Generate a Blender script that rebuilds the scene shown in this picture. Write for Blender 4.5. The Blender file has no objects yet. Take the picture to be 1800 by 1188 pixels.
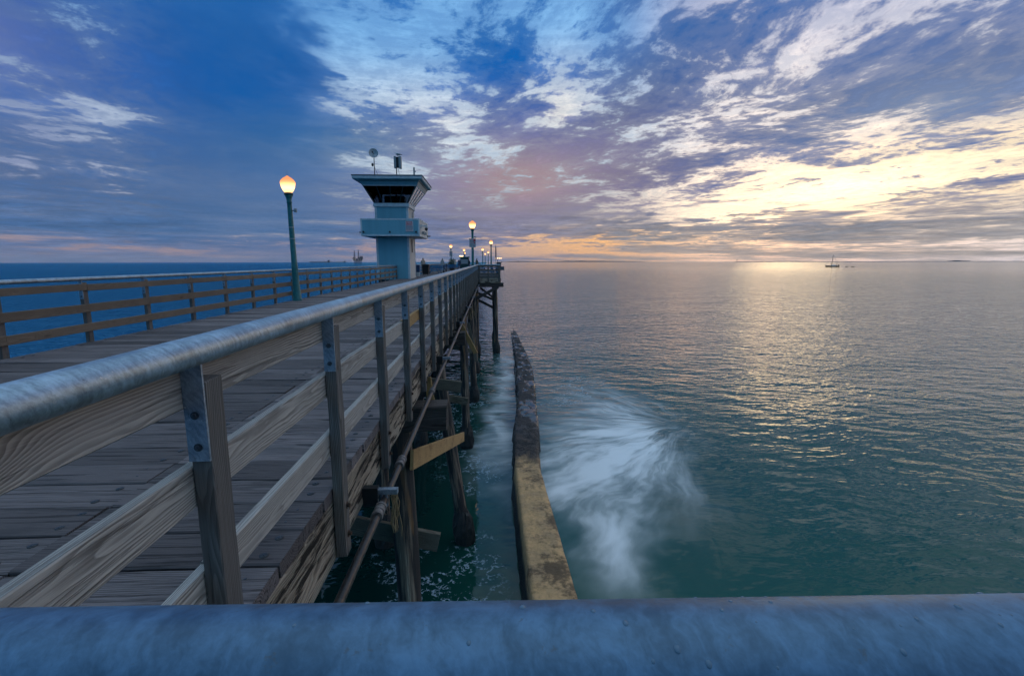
import bpy, bmesh, math, random
import numpy as np
from mathutils import Vector, Matrix, noise as mnoise

random.seed(7)
R = math.radians
SC = bpy.context.scene
COL = SC.collection

def lin(h, k=1.0):
    h = h.lstrip('#')
    v = [int(h[i:i+2], 16) / 255 for i in (0, 2, 4)]
    return tuple(k * (c / 12.92 if c <= .04045 else ((c + .055) / 1.055) ** 2.4) for c in v) + (1.0,)

# ------------------------------------------------------------------ camera
DECK = 6.5            # deck level above the water
cam_d = bpy.data.cameras.new('camera')
cam_d.lens = 17.0
cam_d.sensor_width = 36.0
cam_d.clip_start = 0.02
cam_d.clip_end = 60000
cam = bpy.data.objects.new('camera', cam_d)
COL.objects.link(cam)
cam.location = (0, 0, 7.8)
cam.rotation_euler = (R(90 - 8.96), R(0.08), R(-2.79))
SC.camera = cam

# ------------------------------------------------------------------ render settings
SC.view_settings.view_transform = 'Standard'
SC.view_settings.look = 'None'
SC.view_settings.exposure = 0.3
SC.view_settings.gamma = 1.0
SC.view_settings.use_curve_mapping = False
SC.cycles.use_denoising = True
SC.cycles.max_bounces = 5
SC.cycles.diffuse_bounces = 2
SC.cycles.use_adaptive_sampling = True
SC.cycles.adaptive_threshold = .03
SC.cycles.sample_clamp_indirect = 4.0
SC.cycles.caustics_reflective = False
SC.cycles.caustics_refractive = False

# ------------------------------------------------------------------ node helper
class NT:
    dim = '3D'
    def __init__(s, tree):
        s.t = tree
        s.n = tree.nodes
        s.l = tree.links
        s.n.clear()
    def new(s, kind, **kw):
        nd = s.n.new(kind)
        for k, v in kw.items():
            setattr(nd, k, v)
        return nd
    def put(s, sock, v):
        if v is None:
            return
        if isinstance(v, bpy.types.NodeSocket):
            s.l.new(v, sock)
        else:
            if isinstance(v, (tuple, list)) and len(v) == 4 and sock.type == 'VECTOR':
                v = v[:3]
            if isinstance(v, (tuple, list)) and len(v) == 3 and sock.type == 'RGBA':
                v = tuple(v) + (1,)
            sock.default_value = v
    def m(s, op, a, b=None, c=None, clamp=False):
        nd = s.new('ShaderNodeMath', operation=op, use_clamp=clamp)
        for i, v in enumerate((a, b, c)):
            s.put(nd.inputs[i], v)
        return nd.outputs[0]
    def v(s, op, a, b=None, scale=None):
        nd = s.new('ShaderNodeVectorMath', operation=op)
        s.put(nd.inputs[0], a)
        s.put(nd.inputs[1], b)
        if scale is not None:
            s.put(nd.inputs['Scale'], scale)
        return nd.outputs['Value'] if op in ('DOT_PRODUCT', 'LENGTH', 'DISTANCE') else nd.outputs[0]
    def xyz(s, x, y, z=0.0):
        nd = s.new('ShaderNodeCombineXYZ')
        for i, q in enumerate((x, y, z)):
            s.put(nd.inputs[i], q)
        return nd.outputs[0]
    def sep(s, vec):
        nd = s.new('ShaderNodeSeparateXYZ')
        s.put(nd.inputs[0], vec)
        return nd.outputs
    def noise(s, vec, scale=1.0, detail=4.0, rough=.5, lac=2.0, dist=0.0, col=False, dim=None):
        nd = s.new('ShaderNodeTexNoise', noise_dimensions=dim or s.dim)
        s.put(nd.inputs['Vector'], vec)
        for k, q in (('Scale', scale), ('Detail', detail), ('Roughness', rough), ('Lacunarity', lac), ('Distortion', dist)):
            s.put(nd.inputs[k], q)
        return nd.outputs['Color' if col else 0]
    def vor(s, vec, scale=1.0, feature='F1', out='Distance', rand=1.0):
        nd = s.new('ShaderNodeTexVoronoi', feature=feature)
        s.put(nd.inputs['Vector'], vec)
        s.put(nd.inputs['Scale'], scale)
        s.put(nd.inputs['Randomness'], rand)
        return nd.outputs[out]
    def ss(s, x, lo, hi, a=0.0, b=1.0, smooth=True):
        nd = s.new('ShaderNodeMapRange', interpolation_type='SMOOTHSTEP' if smooth else 'LINEAR')
        for i, q in enumerate((x, lo, hi, a, b)):
            s.put(nd.inputs[i], q)
        return nd.outputs[0]
    def mix(s, f, a, b, mode='MIX'):
        nd = s.new('ShaderNodeMix', data_type='RGBA', blend_type=mode)
        s.put(nd.inputs[0], f)
        s.put(nd.inputs[6], a)
        s.put(nd.inputs[7], b)
        return nd.outputs[2]
    def rot(s, vec, ang):
        nd = s.new('ShaderNodeVectorRotate', rotation_type='Z_AXIS')
        s.put(nd.inputs['Vector'], vec)
        s.put(nd.inputs['Angle'], ang)
        return nd.outputs[0]
    def blob(s, p, ca, ce, sa, se, ang=0.0, k=1.0):
        """soft elliptical falloff round (ca, ce)"""
        mp = s.new('ShaderNodeMapping', vector_type='TEXTURE')
        s.put(mp.inputs[0], p)
        mp.inputs['Location'].default_value = (ca, ce, 0)
        mp.inputs['Rotation'].default_value = (0, 0, R(ang))
        mp.inputs['Scale'].default_value = (sa * 2.3, se * 2.3, 1e6)
        g = s.new('ShaderNodeTexGradient', gradient_type='QUADRATIC_SPHERE')
        s.l.new(mp.outputs[0], g.inputs[0])
        return s.m('MULTIPLY', g.outputs[1], k) if k != 1.0 else g.outputs[1]
    def sumb(s, p, blobs, base=0.0):
        acc = base
        for b in blobs:
            acc = s.m('MULTIPLY_ADD', s.blob(p, *b[:5]), b[5], acc)
        return acc
# ------------------------------------------------------------------ world: evening sky with broken cloud
SUN_AZ, SUN_EL = 32.0, 6.0
world = bpy.data.worlds.new('World')
SC.world = world
world.use_nodes = True
W = NT(world.node_tree)
world.cycles.sampling_method = 'NONE'
d = W.v('NORMALIZE', W.new('ShaderNodeTexCoord').outputs['Generated'])
dx, dy, dz = W.sep(d)
zc = W.m('MAXIMUM', dz, 0.0)
az = W.m('MULTIPLY', W.m('ARCTAN2', dx, dy), 180 / math.pi)
el = W.m('MULTIPLY', W.m('ARCSINE', zc), 180 / math.pi)
inv = W.m('DIVIDE', 1.0, W.m('ADD', zc, 0.045))
pl = W.xyz(W.m('MULTIPLY', dx, inv), W.m('MULTIPLY', dy, inv))
pl = W.rot(pl, R(-14))                 # cloud streets: v runs along them
u, v_, _ = W.sep(pl)
wq = W.noise(pl, .55, 3, .5, col=True, dim='2D')
wv = W.v('SUBTRACT', wq, (.5, .5, .5))
plw = W.v('ADD', W.xyz(u, W.m('MULTIPLY', v_, .80)), W.v('SCALE', wv, scale=.8))
n_big = W.noise(plw, .95, 3, .5, dim='2D')
n_mid = W.noise(W.v('ADD', plw, (7.3, 2.1, 0)), 1.9, 8, .60, dim='2D')
n_fin = W.noise(W.v('ADD', W.v('ADD', W.xyz(u, W.m('MULTIPLY', v_, .8)), W.v('SCALE', wv, scale=.5)), (3.3, 9.1, 4)), 10.0, 7, .66, dim='2D')
# angular coordinates with a ragged warp, for the big masses
ang = W.xyz(az, el)
wa = W.v('SUBTRACT', W.noise(plw, 1.7, 4, .6, col=True, dim='2D'), (.5, .5, .5))
angw = W.v('ADD', ang, W.v('MULTIPLY', wa, (16, 7, 0)))
# low flat streaks near the horizon
st = W.noise(W.xyz(W.m('MULTIPLY', az, .045), W.m('ADD', W.m('MULTIPLY', el, .75), W.m('MULTIPLY', az, .012))), 1.5, 6, .62, dim='2D')

# ---- how much cloud
bias = W.sumb(angw, [
    # ca, ce, sa, se, angle, k
    (-30, 17, 10, 10, 0, .75), (-46, 19, 9, 5, 0, .6), (-20, 19, 5.0, 8, 0, .50), (-13, 12.6, 12, 2.4, 4, .50), (-45, 6, 26, 5, 0, .42),
    (2.5, 17.2, 3.6, 3.4, 30, .5), (-1.5, 22.5, 3.5, 3.5, 30, .34), (-11.5, 23.2, 2.0, 1.6, -40, .50), (-8.5, 21.8, 2.4, 1.2, 10, .34), (6, 13.8, 6, 1.6, 0, .42),
    (1, 9.8, 10, 3.6, 0, .52), (17, 15, 11, 4.0, 24, .42), (22, 24, 9, 3.5, 5, .32), (40, 23.0, 9, 3.4, 10, .22), (30, 12.6, 17, 2.2, 12, .46),
    (47, 13.5, 7, 2.4, 12, .34), (8, 4, 18, 2.2, 0, .30), (40, 2.6, 20, 1.2, 0, .62), (38, 5.3, 13, .5, 3, .50), (44, 8.3, 10, .35, 8, .40), (28, 7.9, 7, .3, 6, .3), (20, 3.4, 14, .8, 0, .46), (-25, 3, 26, 3, 0, .30),
    # openings
    (-13, 20.5, 4.4, 6.0, -35, -.66), (-6.5, 18.2, 3.5, 2.2, -30, -.36), (8, 22.5, 2.6, 4.5, -10, -.58), (8, 16.8, 3.6, 1.5, 15, -.5), (3, 13.9, 5, .8, 14, -.42), (-4, 14.6, 4, .9, -34, -.34),
    (-7, 11.0, 7.5, 1.0, -3, -.52), (40, 7.4, 14, 1.9, 5, -.58), (24, 7.0, 10, 1.0, 4, -.34), (48, 9.5, 8, 1.6, 6, -.3), (27, 4.9, 10, .45, 3, -.62), (30, 2.3, 12, .28, 1, -.4), (8, 2.1, 8, .42, 0, -.55), (-6, 1.5, 8, .35, 0, -.35), (-22, 1.1, 14, .22, 0, -.4),
    (-38, 12.5, 5.5, 1.0, -6, -.55), (-39, 8.2, 5.5, .8, -4, -.5), (-44, 15.5, 5, .7, -8, -.4), (-40, 4.6, 9, .6, -2, -.22), (26, 18, 12, 1.0, 24, -.30), (34, 19, 10, 1.3, 22, -.30), (45, 11.6, 7, .6, 12, -.4), (14, 22, 2.4, 3, 30, -.34),
], .0)
smooth_left = W.ss(az, -12, -20, 1.0, W.ss(az, -27, -36, .22, .95))
tex = W.m('ADD', W.m('MULTIPLY', W.m('SUBTRACT', n_big, .5), .8), W.m('MULTIPLY', W.m('SUBTRACT', n_mid, .5), 2.9))
tex = W.m('ADD', tex, W.m('MULTIPLY', W.m('SUBTRACT', n_fin, .5), 2.0))
tex = W.m('MULTIPLY', tex, smooth_left)
texs = W.m('MULTIPLY', W.m('SUBTRACT', st, .5), 2.3)
low = W.ss(el, 8.0, 3.0)
tx = W.m('ADD', W.m('MULTIPLY', tex, W.m('SUBTRACT', 1.0, W.m('MULTIPLY', low, .8))), W.m('MULTIPLY', texs, low))
dens = W.m('ADD', W.m('ADD', bias, .12), tx)
cov = W.ss(dens, -.18, .38)
thick = W.ss(dens, .22, .95)

# ---- clear sky seen between clouds: physical sky, lifted by thin bright veil
sky = W.new('ShaderNodeTexSky', sky_type='NISHITA', sun_disc=False)
sky.sun_elevation = R(SUN_EL)
sky.sun_rotation = R(SUN_AZ)
sky.air_density = 1.3
sky.dust_density = 1.6
clear = W.mix(1.0, sky.outputs[0], (.055, .055, .055, 1), 'MULTIPLY')
L = lin('#74b2ea')
L = W.mix(W.ss(el, 24, 11), L, lin('#bcd0e2'))
L = W.mix(W.ss(el, 12, 4), L, lin('#a9adbb'))
L = W.mix(W.blob(ang, -44, 10, 16, 9), L, lin('#8593bd'))
L = W.mix(W.blob(ang, 8, 16, 5, 4), L, lin('#f2efe9'))
L = W.mix(W.blob(ang, -5, 15, 9, 3), L, lin('#e9eef2'))
L = W.mix(W.blob(ang, 22, 24, 6, 2.6), L, lin('#2f7fc8'))
L = W.mix(W.ss(az, 12, 26), L, W.mix(W.ss(el, 24, 15), lin('#c3c9e2'), lin('#f4f1f3')))
warm = W.sumb(ang, [(36, 7.0, 15, 3.4, 4, 1.0), (50, 8.0, 12, 3.8, 0, .8), (72, 8.0, 18, 5.0, 0, .9)])
warm = W.m('MINIMUM', warm, 1.0)
L = W.mix(warm, L, lin('#ffe8c8', 1.0))
core = W.blob(ang, 36, 6.9, 11, 1.9, 4)
L = W.mix(core, L, lin('#ffefd0', 1.6))
L = W.mix(W.m('MULTIPLY', W.ss(el, 4.6, 2.8), W.blob(ang, 12, 2.6, 17, 9)), L, lin('#f8bd88'))
L = W.mix(W.m('MULTIPLY', W.ss(el, 3.2, 1.6), W.ss(az, -5, -14)), L, lin('#b09aa0'))
L = W.mix(.22, L, clear)
over = W.ss(el, 26, 44)
back = W.m('MAXIMUM', W.ss(az, -50, -100), W.ss(az, 105, 150))
L = W.mix(over, L, lin('#cbdeeb'))
L = W.mix(W.m('MULTIPLY', back, W.ss(el, 60, 25, .25, 1)), L, lin('#5a92ba'))
puff = W.ss(W.m('ADD', W.m('MULTIPLY', n_fin, .7), W.m('MULTIPLY', st, .3)), .38, .66)
L = W.mix(1.0, L, W.mix(puff, (.72, .76, .84, 1), (1.14, 1.10, 1.06, 1)), 'MULTIPLY')

# ---- cloud body colour
C = lin('#0c5298')
C = W.mix(W.ss(el, 17, 4), C, lin('#42648f'))
C = W.mix(W.blob(ang, -44, 17, 9, 6), C, lin('#5a6aa2'))
C = W.mix(W.blob(ang, -42, 8, 14, 4.5), C, lin('#4a6189'))
C = W.mix(W.blob(ang, -12, 12, 10, 3), C, lin('#3f6f98'))
C = W.mix(W.ss(az, 6, 16), C, W.mix(W.ss(el, 24, 13), lin('#325a94'), lin('#4f5d86')))
C = W.mix(W.m('MINIMUM', W.blob(ang, 4, 9.0, 13, 5.4, 0, 1.25), 1.0), C, lin('#968086'))
C = W.mix(W.blob(ang, 42, 13, 12, 4), C, lin('#7383a0'))
C = W.mix(W.m('MULTIPLY', W.ss(el, 7.5, 2.5), W.ss(az, 0, 18)), C, lin('#868588'))
C = W.mix(W.m('MULTIPLY', W.ss(el, 1.9, .5), W.ss(az, 4, 30)), C, lin('#9a918b'))
C = W.mix(W.m('MULTIPLY', W.ss(el, 3.0, .2), W.ss(az, 4, -20)), C, lin('#5e6f92'))
C = W.mix(over, C, lin('#82a9c9'))
C = W.mix(W.m('MULTIPLY', back, W.ss(el, 60, 25, .25, 1)), C, lin('#2d6896'))
Cs = W.mix(thick, W.mix(.15, C, L), W.mix(.16, C, lin('#133a66')))
# lighter and darker wisps inside the cloud body
wis = W.m('MULTIPLY', W.m('ADD', W.m('MULTIPLY', W.m('SUBTRACT', n_mid, .5), 1.0), W.m('MULTIPLY', W.m('SUBTRACT', n_fin, .5), .7)), smooth_left)
Cs = W.mix(1.0, Cs, W.m('ADD', 1.0, wis), 'MULTIPLY')
skycol = W.mix(cov, L, Cs)
# below the horizon nothing is seen past the water; keep the horizon tone
bg = W.new('ShaderNodeBackground')
W.put(bg.inputs[0], skycol)
bg.inputs[1].default_value = 1.0
W.l.new(bg.outputs[0], W.new('ShaderNodeOutputWorld').inputs[0])

sun_d = bpy.data.lights.new('sun', 'SUN')
sun_d.energy = .034
sun_d.angle = R(10)
sun_d.color = (1.0, .70, .36)
sun = bpy.data.objects.new('sun', sun_d)
COL.objects.link(sun)
sun.rotation_euler = Vector((-math.sin(R(SUN_AZ)) * math.cos(R(SUN_EL)), -math.cos(R(SUN_AZ)) * math.cos(R(SUN_EL)), -math.sin(R(SUN_EL)))).to_track_quat('-Z', 'Y').to_euler()
# ------------------------------------------------------------------ scene-graph helpers
WM = {}
def tag(o, label=None, cat=None, group=None, kind=None):
    for k, q in (('label', label), ('category', cat), ('group', group), ('kind', kind)):
        if q:
            o[k] = q
    return o
def put(name, data, parent=None, M=None):
    o = bpy.data.objects.new(name, data)
    COL.objects.link(o)
    M = M if M is not None else Matrix.Identity(4)
    WM[o] = M
    if parent is not None:
        o.parent = parent
        o.matrix_basis = WM[parent].inverted() @ M
    else:
        o.matrix_basis = M
    return o
def T(x, y, z):
    return Matrix.Translation((x, y, z))
def empty(name, loc, label, cat, group=None, kind=None):
    o = put(name, None, None, T(*loc))
    o.empty_display_size = .1
    return tag(o, label, cat, group, kind)
def frame(p0, p1, up=(0, 0, 1)):
    """matrix whose X runs from p0 to p1 (origin at p0); returns it and the length"""
    p0, p1 = Vector(p0), Vector(p1)
    x = (p1 - p0)
    L = x.length
    x = x / L
    z = Vector(up)
    z = (z - x * z.dot(x)).normalized()
    y = z.cross(x)
    M = Matrix((x, y, z)).transposed().to_4x4()
    M.translation = p0
    return M, L

class MB:
    def __init__(s):
        s.v, s.f, s.mi, s.sm = [], [], [], []
    def add(s, vs, fs, mat=0, smooth=False, M=None):
        b = len(s.v)
        if M is not None:
            vs = [M @ Vector(q) for q in vs]
        s.v += [tuple(q) for q in vs]
        for f in fs:
            s.f.append(tuple(i + b for i in f))
            s.mi.append(mat)
            s.sm.append(smooth)
        return s
    def box(s, x0, x1, y0, y1, z0, z1, mat=0, M=None):
        vs = [(x, y, z) for z in (z0, z1) for y in (y0, y1) for x in (x0, x1)]
        return s.add(vs, [(0, 2, 3, 1), (4, 5, 7, 6), (0, 1, 5, 4), (2, 6, 7, 3), (0, 4, 6, 2), (1, 3, 7, 5)], mat, False, M)
    def loft(s, rings, mat=0, smooth=False, cap=True, M=None):
        n = len(rings[0])
        vs = [q for r in rings for q in r]
        fs = []
        for i in range(len(rings) - 1):
            for j in range(n):
                a, b2 = i * n + j, i * n + (j + 1) % n
                fs.append((a, b2, b2 + n, a + n))
        s.add(vs, fs, mat, smooth, M)
        if cap:
            s.add(rings[0], [tuple(range(n))[::-1]], mat, False, M)
            s.add(rings[-1], [tuple(range(n))], mat, False, M)
        return s
    def tube(s, p0, p1, r0, r1=None, n=10, mat=0, smooth=True, cap=True):
        r1 = r0 if r1 is None else r1
        M, L = frame(p0, p1, (0, 0, 1) if abs((Vector(p1) - Vector(p0)).normalized().z) < .95 else (0, 1, 0))
        rg = [[(x, r * math.cos(2 * math.pi * k / n), r * math.sin(2 * math.pi * k / n)) for k in range(n)] for x, r in ((0, r0), (L, r1))]
        return s.loft(rg, mat, smooth, cap, M)
    def lathe(s, prof, n=20, mat=0, smooth=True, M=None, cap=True):
        """profile of (radius, z) revolved about z"""
        rg = [[(r * math.cos(2 * math.pi * k / n), r * math.sin(2 * math.pi * k / n), z) for k in range(n)] for r, z in prof]
        return s.loft(rg, mat, smooth, cap, M)
    def me(s, name, mats):
        m = bpy.data.meshes.new(name)
        m.from_pydata(s.v, [], s.f)
        for q in (mats if isinstance(mats, (list, tuple)) else [mats]):
            m.materials.append(q)
        m.polygons.foreach_set('material_index', s.mi)
        m.polygons.foreach_set('use_smooth', s.sm)
        m.update()
        return m
    def obj(s, name, mats, parent=None, M=None):
        return put(name, s.me(name, mats), parent, M)

def timber_mb(L, w, h, ch=.006, segs=4, jit=.002, seed=0, ends=0.0):
    """a sawn timber along +X, centred on Y/Z, arrises eased, slightly uneven"""
    rg = random.Random(seed)
    a, b = w / 2, h / 2
    sec = [(-a + ch, -b), (a - ch, -b), (a, -b + ch), (a, b - ch), (a - ch, b), (-a + ch, b), (-a, b - ch), (-a, -b + ch)]
    rings = []
    for i in range(segs + 1):
        x = L * i / segs
        oy, oz = rg.uniform(-jit, jit), rg.uniform(-jit, jit)
        rings.append([(x + (rg.uniform(-ends, ends) if i in (0, segs) else 0), y + oy + rg.uniform(-jit, jit) * .5, z + oz + rg.uniform(-jit, jit) * .5) for y, z in sec])
    return MB().loft(rings)
def timber(name, p0, p1, w, h, mat, parent=None, up=(0, 0, 1), ch=.006, segs=4, jit=.002, ends=0.0):
    M, L = frame(p0, p1, up)
    return timber_mb(L, w, h, ch, segs, jit, random.random(), ends).obj(name, mat, parent, M)

# ------------------------------------------------------------------ materials
def mat(name):
    m = bpy.data.materials.new(name)
    m.use_nodes = True
    n = NT(m.node_tree)
    b = n.new('ShaderNodeBsdfPrincipled')
    n.l.new(b.outputs[0], n.new('ShaderNodeOutputMaterial').inputs[0])
    return m, n, b
def bump(n, b, h, strength, dist):
    bp = n.new('ShaderNodeBump')
    bp.inputs['Strength'].default_value = strength
    bp.inputs['Distance'].default_value = dist
    n.put(bp.inputs['Height'], h)
    n.l.new(bp.outputs[0], b.inputs['Normal'])
def wood(name, light, mid, dark, freq=150, bmp=.6, wobble=.055, bd=.004, knots=1.0, fibre=.5, split=.35, rough=.85, stain=None, stain_k=.6, var=.25, crack=(.60, .70), cs=46):
    m, n, b = mat(name)
    tc = n.new('ShaderNodeTexCoord').outputs['Object']
    oi = n.new('ShaderNodeObjectInfo')
    rnd = oi.outputs['Random']
    off = n.xyz(n.m('MULTIPLY', rnd, 91.0), n.m('MULTIPLY', rnd, 37.0), n.m('MULTIPLY', rnd, 53.0))
    p = n.v('ADD', tc, off)
    x, y, z = n.sep(tc)
    # pith position differs from board to board
    oy = n.m('SUBTRACT', n.m('MULTIPLY', n.m('FRACT', n.m('MULTIPLY', rnd, 17.3)), .22), .11)
    oz = n.m('SUBTRACT', n.m('MULTIPLY', n.m('FRACT', n.m('MULTIPLY', rnd, 5.7)), .16), .08)
    wob = n.v('SUBTRACT', n.noise(n.v('MULTIPLY', p, (.9, 5, 5)), 1.6, 3, .5, col=True), (.5, .5, .5))
    wy, wz, _ = n.sep(wob)
    ry = n.m('ADD', n.m('ADD', y, oy), n.m('MULTIPLY', wy, wobble))
    rz = n.m('ADD', n.m('ADD', z, oz), n.m('MULTIPLY', wz, wobble))
    rad = n.m('SQRT', n.m('ADD', n.m('MULTIPLY', ry, ry), n.m('MULTIPLY', rz, rz)))
    kn = n.vor(n.v('MULTIPLY', p, (1.0, 3.0, 3.0)), 1.15)
    kf = n.m('EXPONENT', n.m('MULTIPLY', n.m('MULTIPLY', kn, kn), -34.0))
    rad = n.m('ADD', rad, n.m('MULTIPLY', kf, .055 * knots))
    ph = n.m('FRACT', n.m('MULTIPLY', rad, freq))
    ring = n.ss(ph, .0, .82)                      # soft rise, hard latewood line
    ring = n.m('MULTIPLY', ring, n.ss(ph, 1.0, .90))
    fib = n.noise(n.v('MULTIPLY', p, (5, 150, 150)), 1.0, 4, .6)
    crk = n.noise(n.v('MULTIPLY', n.v('ADD', p, n.v('SCALE', wob, scale=wobble * .9)), (1.1 if cs > 40 else 2.6, cs, cs)), 1.0, 5, .6)
    crk = n.ss(crk, *crack)
    blot = n.noise(p, 3.1, 4, .6)
    f = n.m('ADD', n.m('MULTIPLY', ring, .40), n.m('MULTIPLY', fib, fibre))
    gk = n.m('ADD', .5, n.m('MULTIPLY', n.m('FRACT', n.m('MULTIPLY', rnd, 3.91)), .5))
    c = n.mix(n.ss(f, .12, .85), n.mix(gk, mid, dark), mid)
    c = n.mix(n.m('MULTIPLY', n.ss(f, .55, 1.05), gk), c, light)
    c = n.mix(n.m('MULTIPLY', n.ss(blot, .42, .68), .55), c, mid)
    if stain:
        c = n.mix(n.m('MULTIPLY', n.ss(n.noise(n.v('MULTIPLY', p, (1, 3, 3)), 1.3, 5, .65), .50, .66), stain_k), c, stain)
    c = n.mix(n.m('MULTIPLY', crk, split), c, n.mix(.5, dark, (.01, .009, .009, 1)))
    c = n.mix(n.ss(kn, .11, .06, 0, .75 * min(1, knots)), c, n.mix(.35, dark, (.03, .02, .015, 1)))
    c = n.mix(1.0, c, n.m('ADD', 1 - var / 2, n.m('MULTIPLY', n.m('FRACT', n.m('MULTIPLY', rnd, 7.77)), var)), 'MULTIPLY')
    n.put(b.inputs['Base Color'], c)
    b.inputs['Roughness'].default_value = rough
    b.inputs['Specular IOR Level'].default_value = .25
    h = n.m('ADD', n.m('MULTIPLY', ring, .5), n.m('ADD', n.m('MULTIPLY', fib, .7), n.m('MULTIPLY', crk, -1.3 if split else 0)))
    bump(n, b, h, bmp, bd)
    return m
W_RAIL = wood('weathered_rail_wood', freq=165, wobble=.04, light=(.68, .60, .535, 1), mid=(.48, .425, .385, 1), dark=(.15, .125, .108, 1), knots=1.0, fibre=.75, crack=(.58, .66), split=.45, stain=(.30, .27, .24, 1), stain_k=.5)
W_RAILB = wood('brown_rail_wood', (.36, .27, .20, 1), (.25, .185, .135, 1), (.13, .095, .07, 1), knots=.8)
W_POST = wood('weathered_post_wood', (.30, .265, .24, 1), (.165, .145, .135, 1), (.06, .052, .047, 1), freq=120, knots=.4, split=.55, fibre=.75, stain=(.30, .17, .07, 1), stain_k=.14)
W_DECK = wood('deck_plank_wood', (.27, .222, .218, 1), (.165, .135, .134, 1), (.06, .05, .05, 1), freq=90, bmp=.7, wobble=.04, knots=.25, split=.7, fibre=.9, var=.8, crack=(.56, .64), stain=(.10, .088, .09, 1), stain_k=.7)
W_FASC = wood('cracked_edge_beam_wood', (.72, .60, .48, 1), (.46, .36, .27, 1), (.05, .036, .028, 1), freq=60, bmp=1.0, bd=.012, wobble=.07, knots=.6, fibre=.9, split=.97, stain=(.06, .04, .035, 1), stain_k=.75, crack=(.51, .60), cs=24)
W_CAP = wood('dark_cap_beam_wood', (.20, .165, .145, 1), (.11, .09, .082, 1), (.03, .025, .023, 1), freq=60, bmp=1.0, bd=.01, knots=.4, split=.8)
W_YEL = wood('fresh_yellow_wood', (.72, .47, .23, 1), (.56, .34, .15, 1), (.34, .18, .075, 1), knots=.6, split=.2, stain=(.20, .09, .04, 1), stain_k=.55)
W_MOSS = wood('mossy_board_wood', (.38, .33, .24, 1), (.22, .19, .145, 1), (.07, .06, .05, 1), knots=.4, split=.7, stain=(.07, .07, .04, 1), stain_k=.7)
W_FAR = wood('far_deck_wood', (.20, .165, .163, 1), (.15, .123, .122, 1), (.10, .083, .082, 1), freq=20, bmp=.2, knots=0.0, split=.2)

def pile_mat():
    m, n, b = mat('creosoted_pile_wood')
    tc = n.new('ShaderNodeTexCoord').outputs['Object']
    rnd = n.new('ShaderNodeObjectInfo').outputs['Random']
    p = n.v('ADD', tc, n.xyz(n.m('MULTIPLY', rnd, 31.), n.m('MULTIPLY', rnd, 17.), 0))
    a = n.noise(n.v('MULTIPLY', p, (9, 9, .55)), 1.0, 6, .62)
    g = n.noise(n.v('MULTIPLY', p, (60, 60, 2.2)), 1.0, 4, .6)
    c = n.mix(n.ss(a, .49, .58), (.035, .029, .027, 1), (.20, .14, .098, 1))
    c = n.mix(n.ss(n.m('ADD', n.m('MULTIPLY', a, .7), n.m('MULTIPLY', g, .3)), .56, .70), c, (.55, .43, .31, 1))
    c = n.mix(n.m('MULTIPLY', n.ss(n.noise(n.v('MULTIPLY', p, (3, 3, .5)), 1.0, 4, .5), .56, .66), .7), c, (.36, .17, .06, 1))
    n.put(b.inputs['Base Color'], c)
    b.inputs['Roughness'].default_value = .75
    bump(n, b, n.m('ADD', a, n.m('MULTIPLY', g, .5)), .9, .02)
    return m
M_PILE = pile_mat()
def simple(name, col, rough=.5, metal=0.0, nz=0.0, nscale=8.0, bmp=0.0, col2=None, spec=.5):
    m, n, b = mat(name)
    p = n.new('ShaderNodeTexCoord').outputs['Object']
    if nz or col2:
        q = n.noise(p, nscale, 5, .6)
        c2 = col2 or tuple(k * (1 - nz) for k in col[:3]) + (1,)
        n.put(b.inputs['Base Color'], n.mix(n.ss(q, .35, .68), col, c2))
        n.put(b.inputs['Roughness'], n.ss(q, .2, .8, rough * .85, min(1, rough * 1.15)))
        if bmp:
            bump(n, b, q, bmp, .004)
    else:
        b.inputs['Base Color'].default_value = col
        b.inputs['Roughness'].default_value = rough
    b.inputs['Metallic'].default_value = metal
    b.inputs['Specular IOR Level'].default_value = spec
    return m
def galv_mat(name, base, r0, scale=1.0, salt=.55):
    m, n, b = mat(name)
    p = n.new('ShaderNodeTexCoord').outputs['Object']
    ps = n.v('ADD', p, n.v('SCALE', n.noise(p, 22 * scale, 3, .6, col=True), scale=.035))
    x, y, z = n.sep(ps)
    pd = n.xyz(n.m('ADD', x, n.m('MULTIPLY', z, .55)), y, z)
    stq = n.noise(n.v('MULTIPLY', pd, (1.6, .7, .7)), 42 * scale, 5, .6)
    bl = n.noise(p, 7 * scale, 5, .6)
    sp = n.noise(p, 190 * scale, 3, .6)
    k = n.m('ADD', n.m('MULTIPLY', stq, .55), n.m('ADD', n.m('MULTIPLY', bl, .40), n.m('MULTIPLY', sp, .18)))
    c = n.mix(n.ss(k, .38, .78), tuple(q * .50 for q in base[:3]) + (1,), tuple(min(1, q * 1.22) for q in base[:3]) + (1,))
    c = n.mix(n.m('MULTIPLY', n.ss(n.noise(p, 34 * scale, 6, .72), .62, .69), salt), c, (.70, .71, .70, 1))
    c = n.mix(n.m('MULTIPLY', n.ss(n.noise(p, 60 * scale, 4, .7), .66, .72), .5), c, (.10, .11, .12, 1))
    n.put(b.inputs['Base Color'], c)
    n.put(b.inputs['Roughness'], n.ss(k, .3, .9, r0 * .75, r0 * 1.3))
    b.inputs['Metallic'].default_value = .8
    bump(n, b, n.m('ADD', n.m('MULTIPLY', bl, .8), n.m('ADD', n.m('MULTIPLY', stq, .4), n.m('MULTIPLY', sp, .3))), .3, .002)
    return m
M_PIPE = galv_mat('galvanized_pipe', (.38, .48, .57, 1), .46)
M_FPIPE = galv_mat('sky_tinted_galvanized_pipe', (.13, .235, .36, 1), .5, 1.0, .0)  # front pipe: blue of the reflected sky put into the base colour
M_PLATE = galv_mat('galvanized_plate', (.36, .42, .50, 1), .55, 1.3)
M_BOLT = simple('dull_bolt_steel', (.10, .11, .13, 1), .5, .8, .4, 60)
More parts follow.
